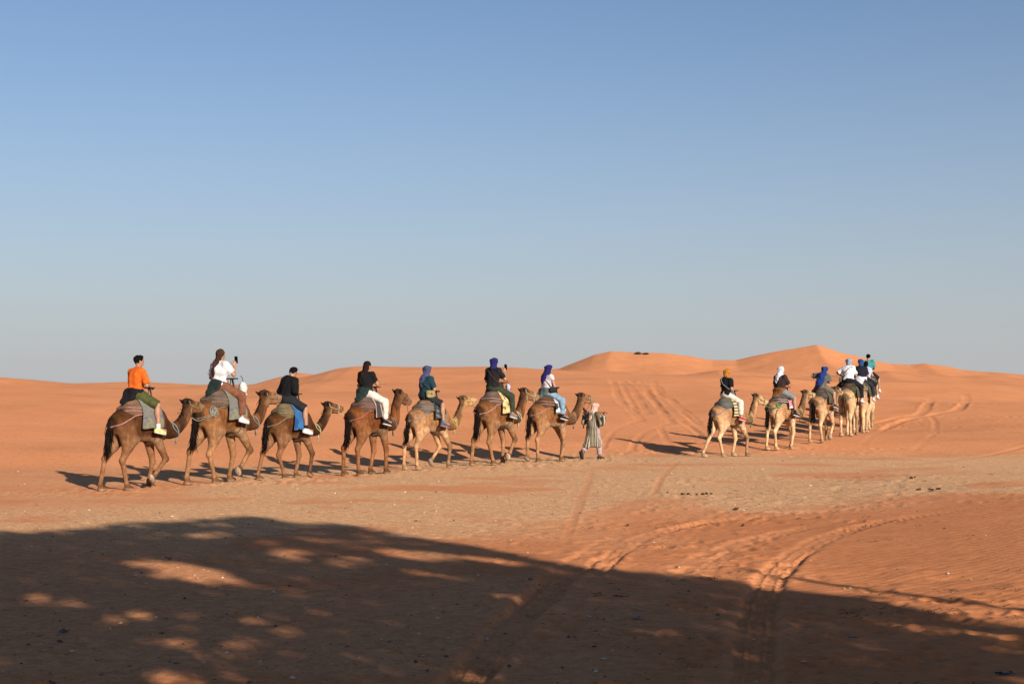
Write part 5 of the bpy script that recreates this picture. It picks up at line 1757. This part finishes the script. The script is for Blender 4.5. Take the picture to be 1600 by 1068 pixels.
P = [rc((.0, 0, 1.28), (.0, 0, .9), .16, .18, k=.06, sc=(.85, 1.1, 1)), rc((.0, 0, .9), (0, 0, .15), .18, .24, k=.06, sc=(.95, 1.0, 1), cut=[((0, 0, .14), (0, 0, -1))])]
v, q = Field(P, .022, fold=.018, fold_freq=15, seed=5).mesh('robe')
obj('robe', mesh_np('robe', v, q), cloth((32, 40, 60), .95), G2)

# ------------------------------------------------------------------ lead ropes
def rope(a, b, sag, r, rgb, label, name='lead_rope', n=14):
    a = np.asarray(a, float); b = np.asarray(b, float)
    t_ = np.linspace(0, 1, n)[:, None]
    pts = a + (b - a) * t_
    pts[:, 2] -= sag * 4 * (t_[:, 0] * (1 - t_[:, 0]))
    V, Q = tube(pts - a, r, 6)
    o = obj(name, mesh_py(name, V, Q), cloth(rgb, .9)); o.location = tuple(a)
    tag(o, label, 'rope', 'ropes linking the camels')
    return o


def muzzle(c):
    return to_world(c, c['h'](.27, -.03, -.085))


def rump(c, s_=-1, x=-.42, z=1.58):
    p = c['F'].push([A(x, s_ * .34, z)], .03, 10, pull=True)[0]
    return to_world(c, p)


chain = [(c1, c2, .10, .011, (134, 144, 138), 'blue grey rope from the muzzle of the rearmost camel to the big brown camel'),
         (c2, c3, .05, .006, (170, 120, 120), 'thin reddish rope from the big brown camel to the saddle with the blue cloth'),
         (c3, c4, .06, .010, (222, 190, 130), 'pale yellow rope between the third and fourth camel from the back'),
         (c4, c5, .10, .006, (190, 130, 110), 'thin rope tying the reddish brown camel to the pale tan one'),
         (c5, c6, .10, .007, (160, 165, 160), 'thin grey rope tying the pale tan camel to the one ahead'),
         (c6, c7, .08, .007, (170, 160, 130), 'thin rope tying the camel with cream cloth to the chestnut one'),
         (c8, c9, .10, .010, (90, 140, 90), 'green rope from the last camel of the right group to the one ahead'),
         (c9, c10, .08, .008, (110, 120, 80), 'rope between the second and third camel of the right group'),
         (c10, c11, .08, .008, (110, 120, 80), 'rope tying the camel of the blue draped rider to the cream camel'),
         (c11, c12, .08, .008, (110, 120, 80), 'rope from the cream camel to the camel ahead of it')]
for a, b, sag, r, rgb, lab in chain:
    rope(muzzle(a), rump(b, -1 if a in (c1, c8) else 1, -.42, 1.58), sag, r * 1.4, rgb, lab)
rope(to_world(c7, c7['h'](.36, 0, -.02)), guide_world(J['wr'][1] + A(.02, 0, .1)), .02, .005, (120, 90, 70), 'thin line from the nose of the chestnut camel to the hand of the guide')

# coil of blue rope tied on the rump of the big brown camel; green coil on the right group's second camel
def coil(c, pos, r0, rgb, loops, label, seed, tail=None):
    rg_ = np.random.default_rng(seed)
    pts = []
    for k in range(loops * 14):
        a_ = 2 * np.pi * k / 14
        j_ = 1 + .4 * math.sin(a_ * .31 + seed) + .15 * math.sin(a_ * 2.3)
        pts.append(A(pos[0] + r0 * j_ * math.cos(a_) + .03 * math.sin(a_ * .23), pos[1] - .02 * math.sin(a_ * .4), pos[2] + r0 * 1.1 * j_ * math.sin(a_) + .04 * math.sin(a_ * .17)))
    pts = c['F'].push(np.array(pts), .02, 8, pull=True)
    if tail is not None:
        pts = np.vstack([pts, c['F'].push(spline([pts[-1], *tail], 6), .02, 6)])
    b = pts[0].copy()
    V, Q = tube(pts - b, .012, 5)
    o = obj('rope_coil', mesh_py('rope_coil', V, Q), cloth(rgb, .9)); o.location = tuple(to_world(c, b)); o.rotation_euler = (0, 0, c['rz']); o.scale = (c['scale'],) * 3
    tag(o, label, 'rope', 'rope coils on the rumps')


coil(c2, (-.50, -.25, 1.48), .05, (140, 136, 124), 6, 'coiled blue grey rope on the rump of the big brown camel', 3, [A(-.64, -.2, 1.36), A(-.76, -.1, 1.3), A(-.80, .05, 1.38)])
coil(c9, (-.50, -.24, 1.50), .06, (84, 140, 84), 3, 'green rope knotted on the rump of the second camel on the right', 5, [A(-.58, -.24, 1.30), A(-.58, -.25, 1.05), A(-.56, -.25, .92)])
coil(c11, (-.30, -.32, 1.62), .06, (70, 140, 100), 2, 'green rope bunched beside the saddle of the cream camel', 6)
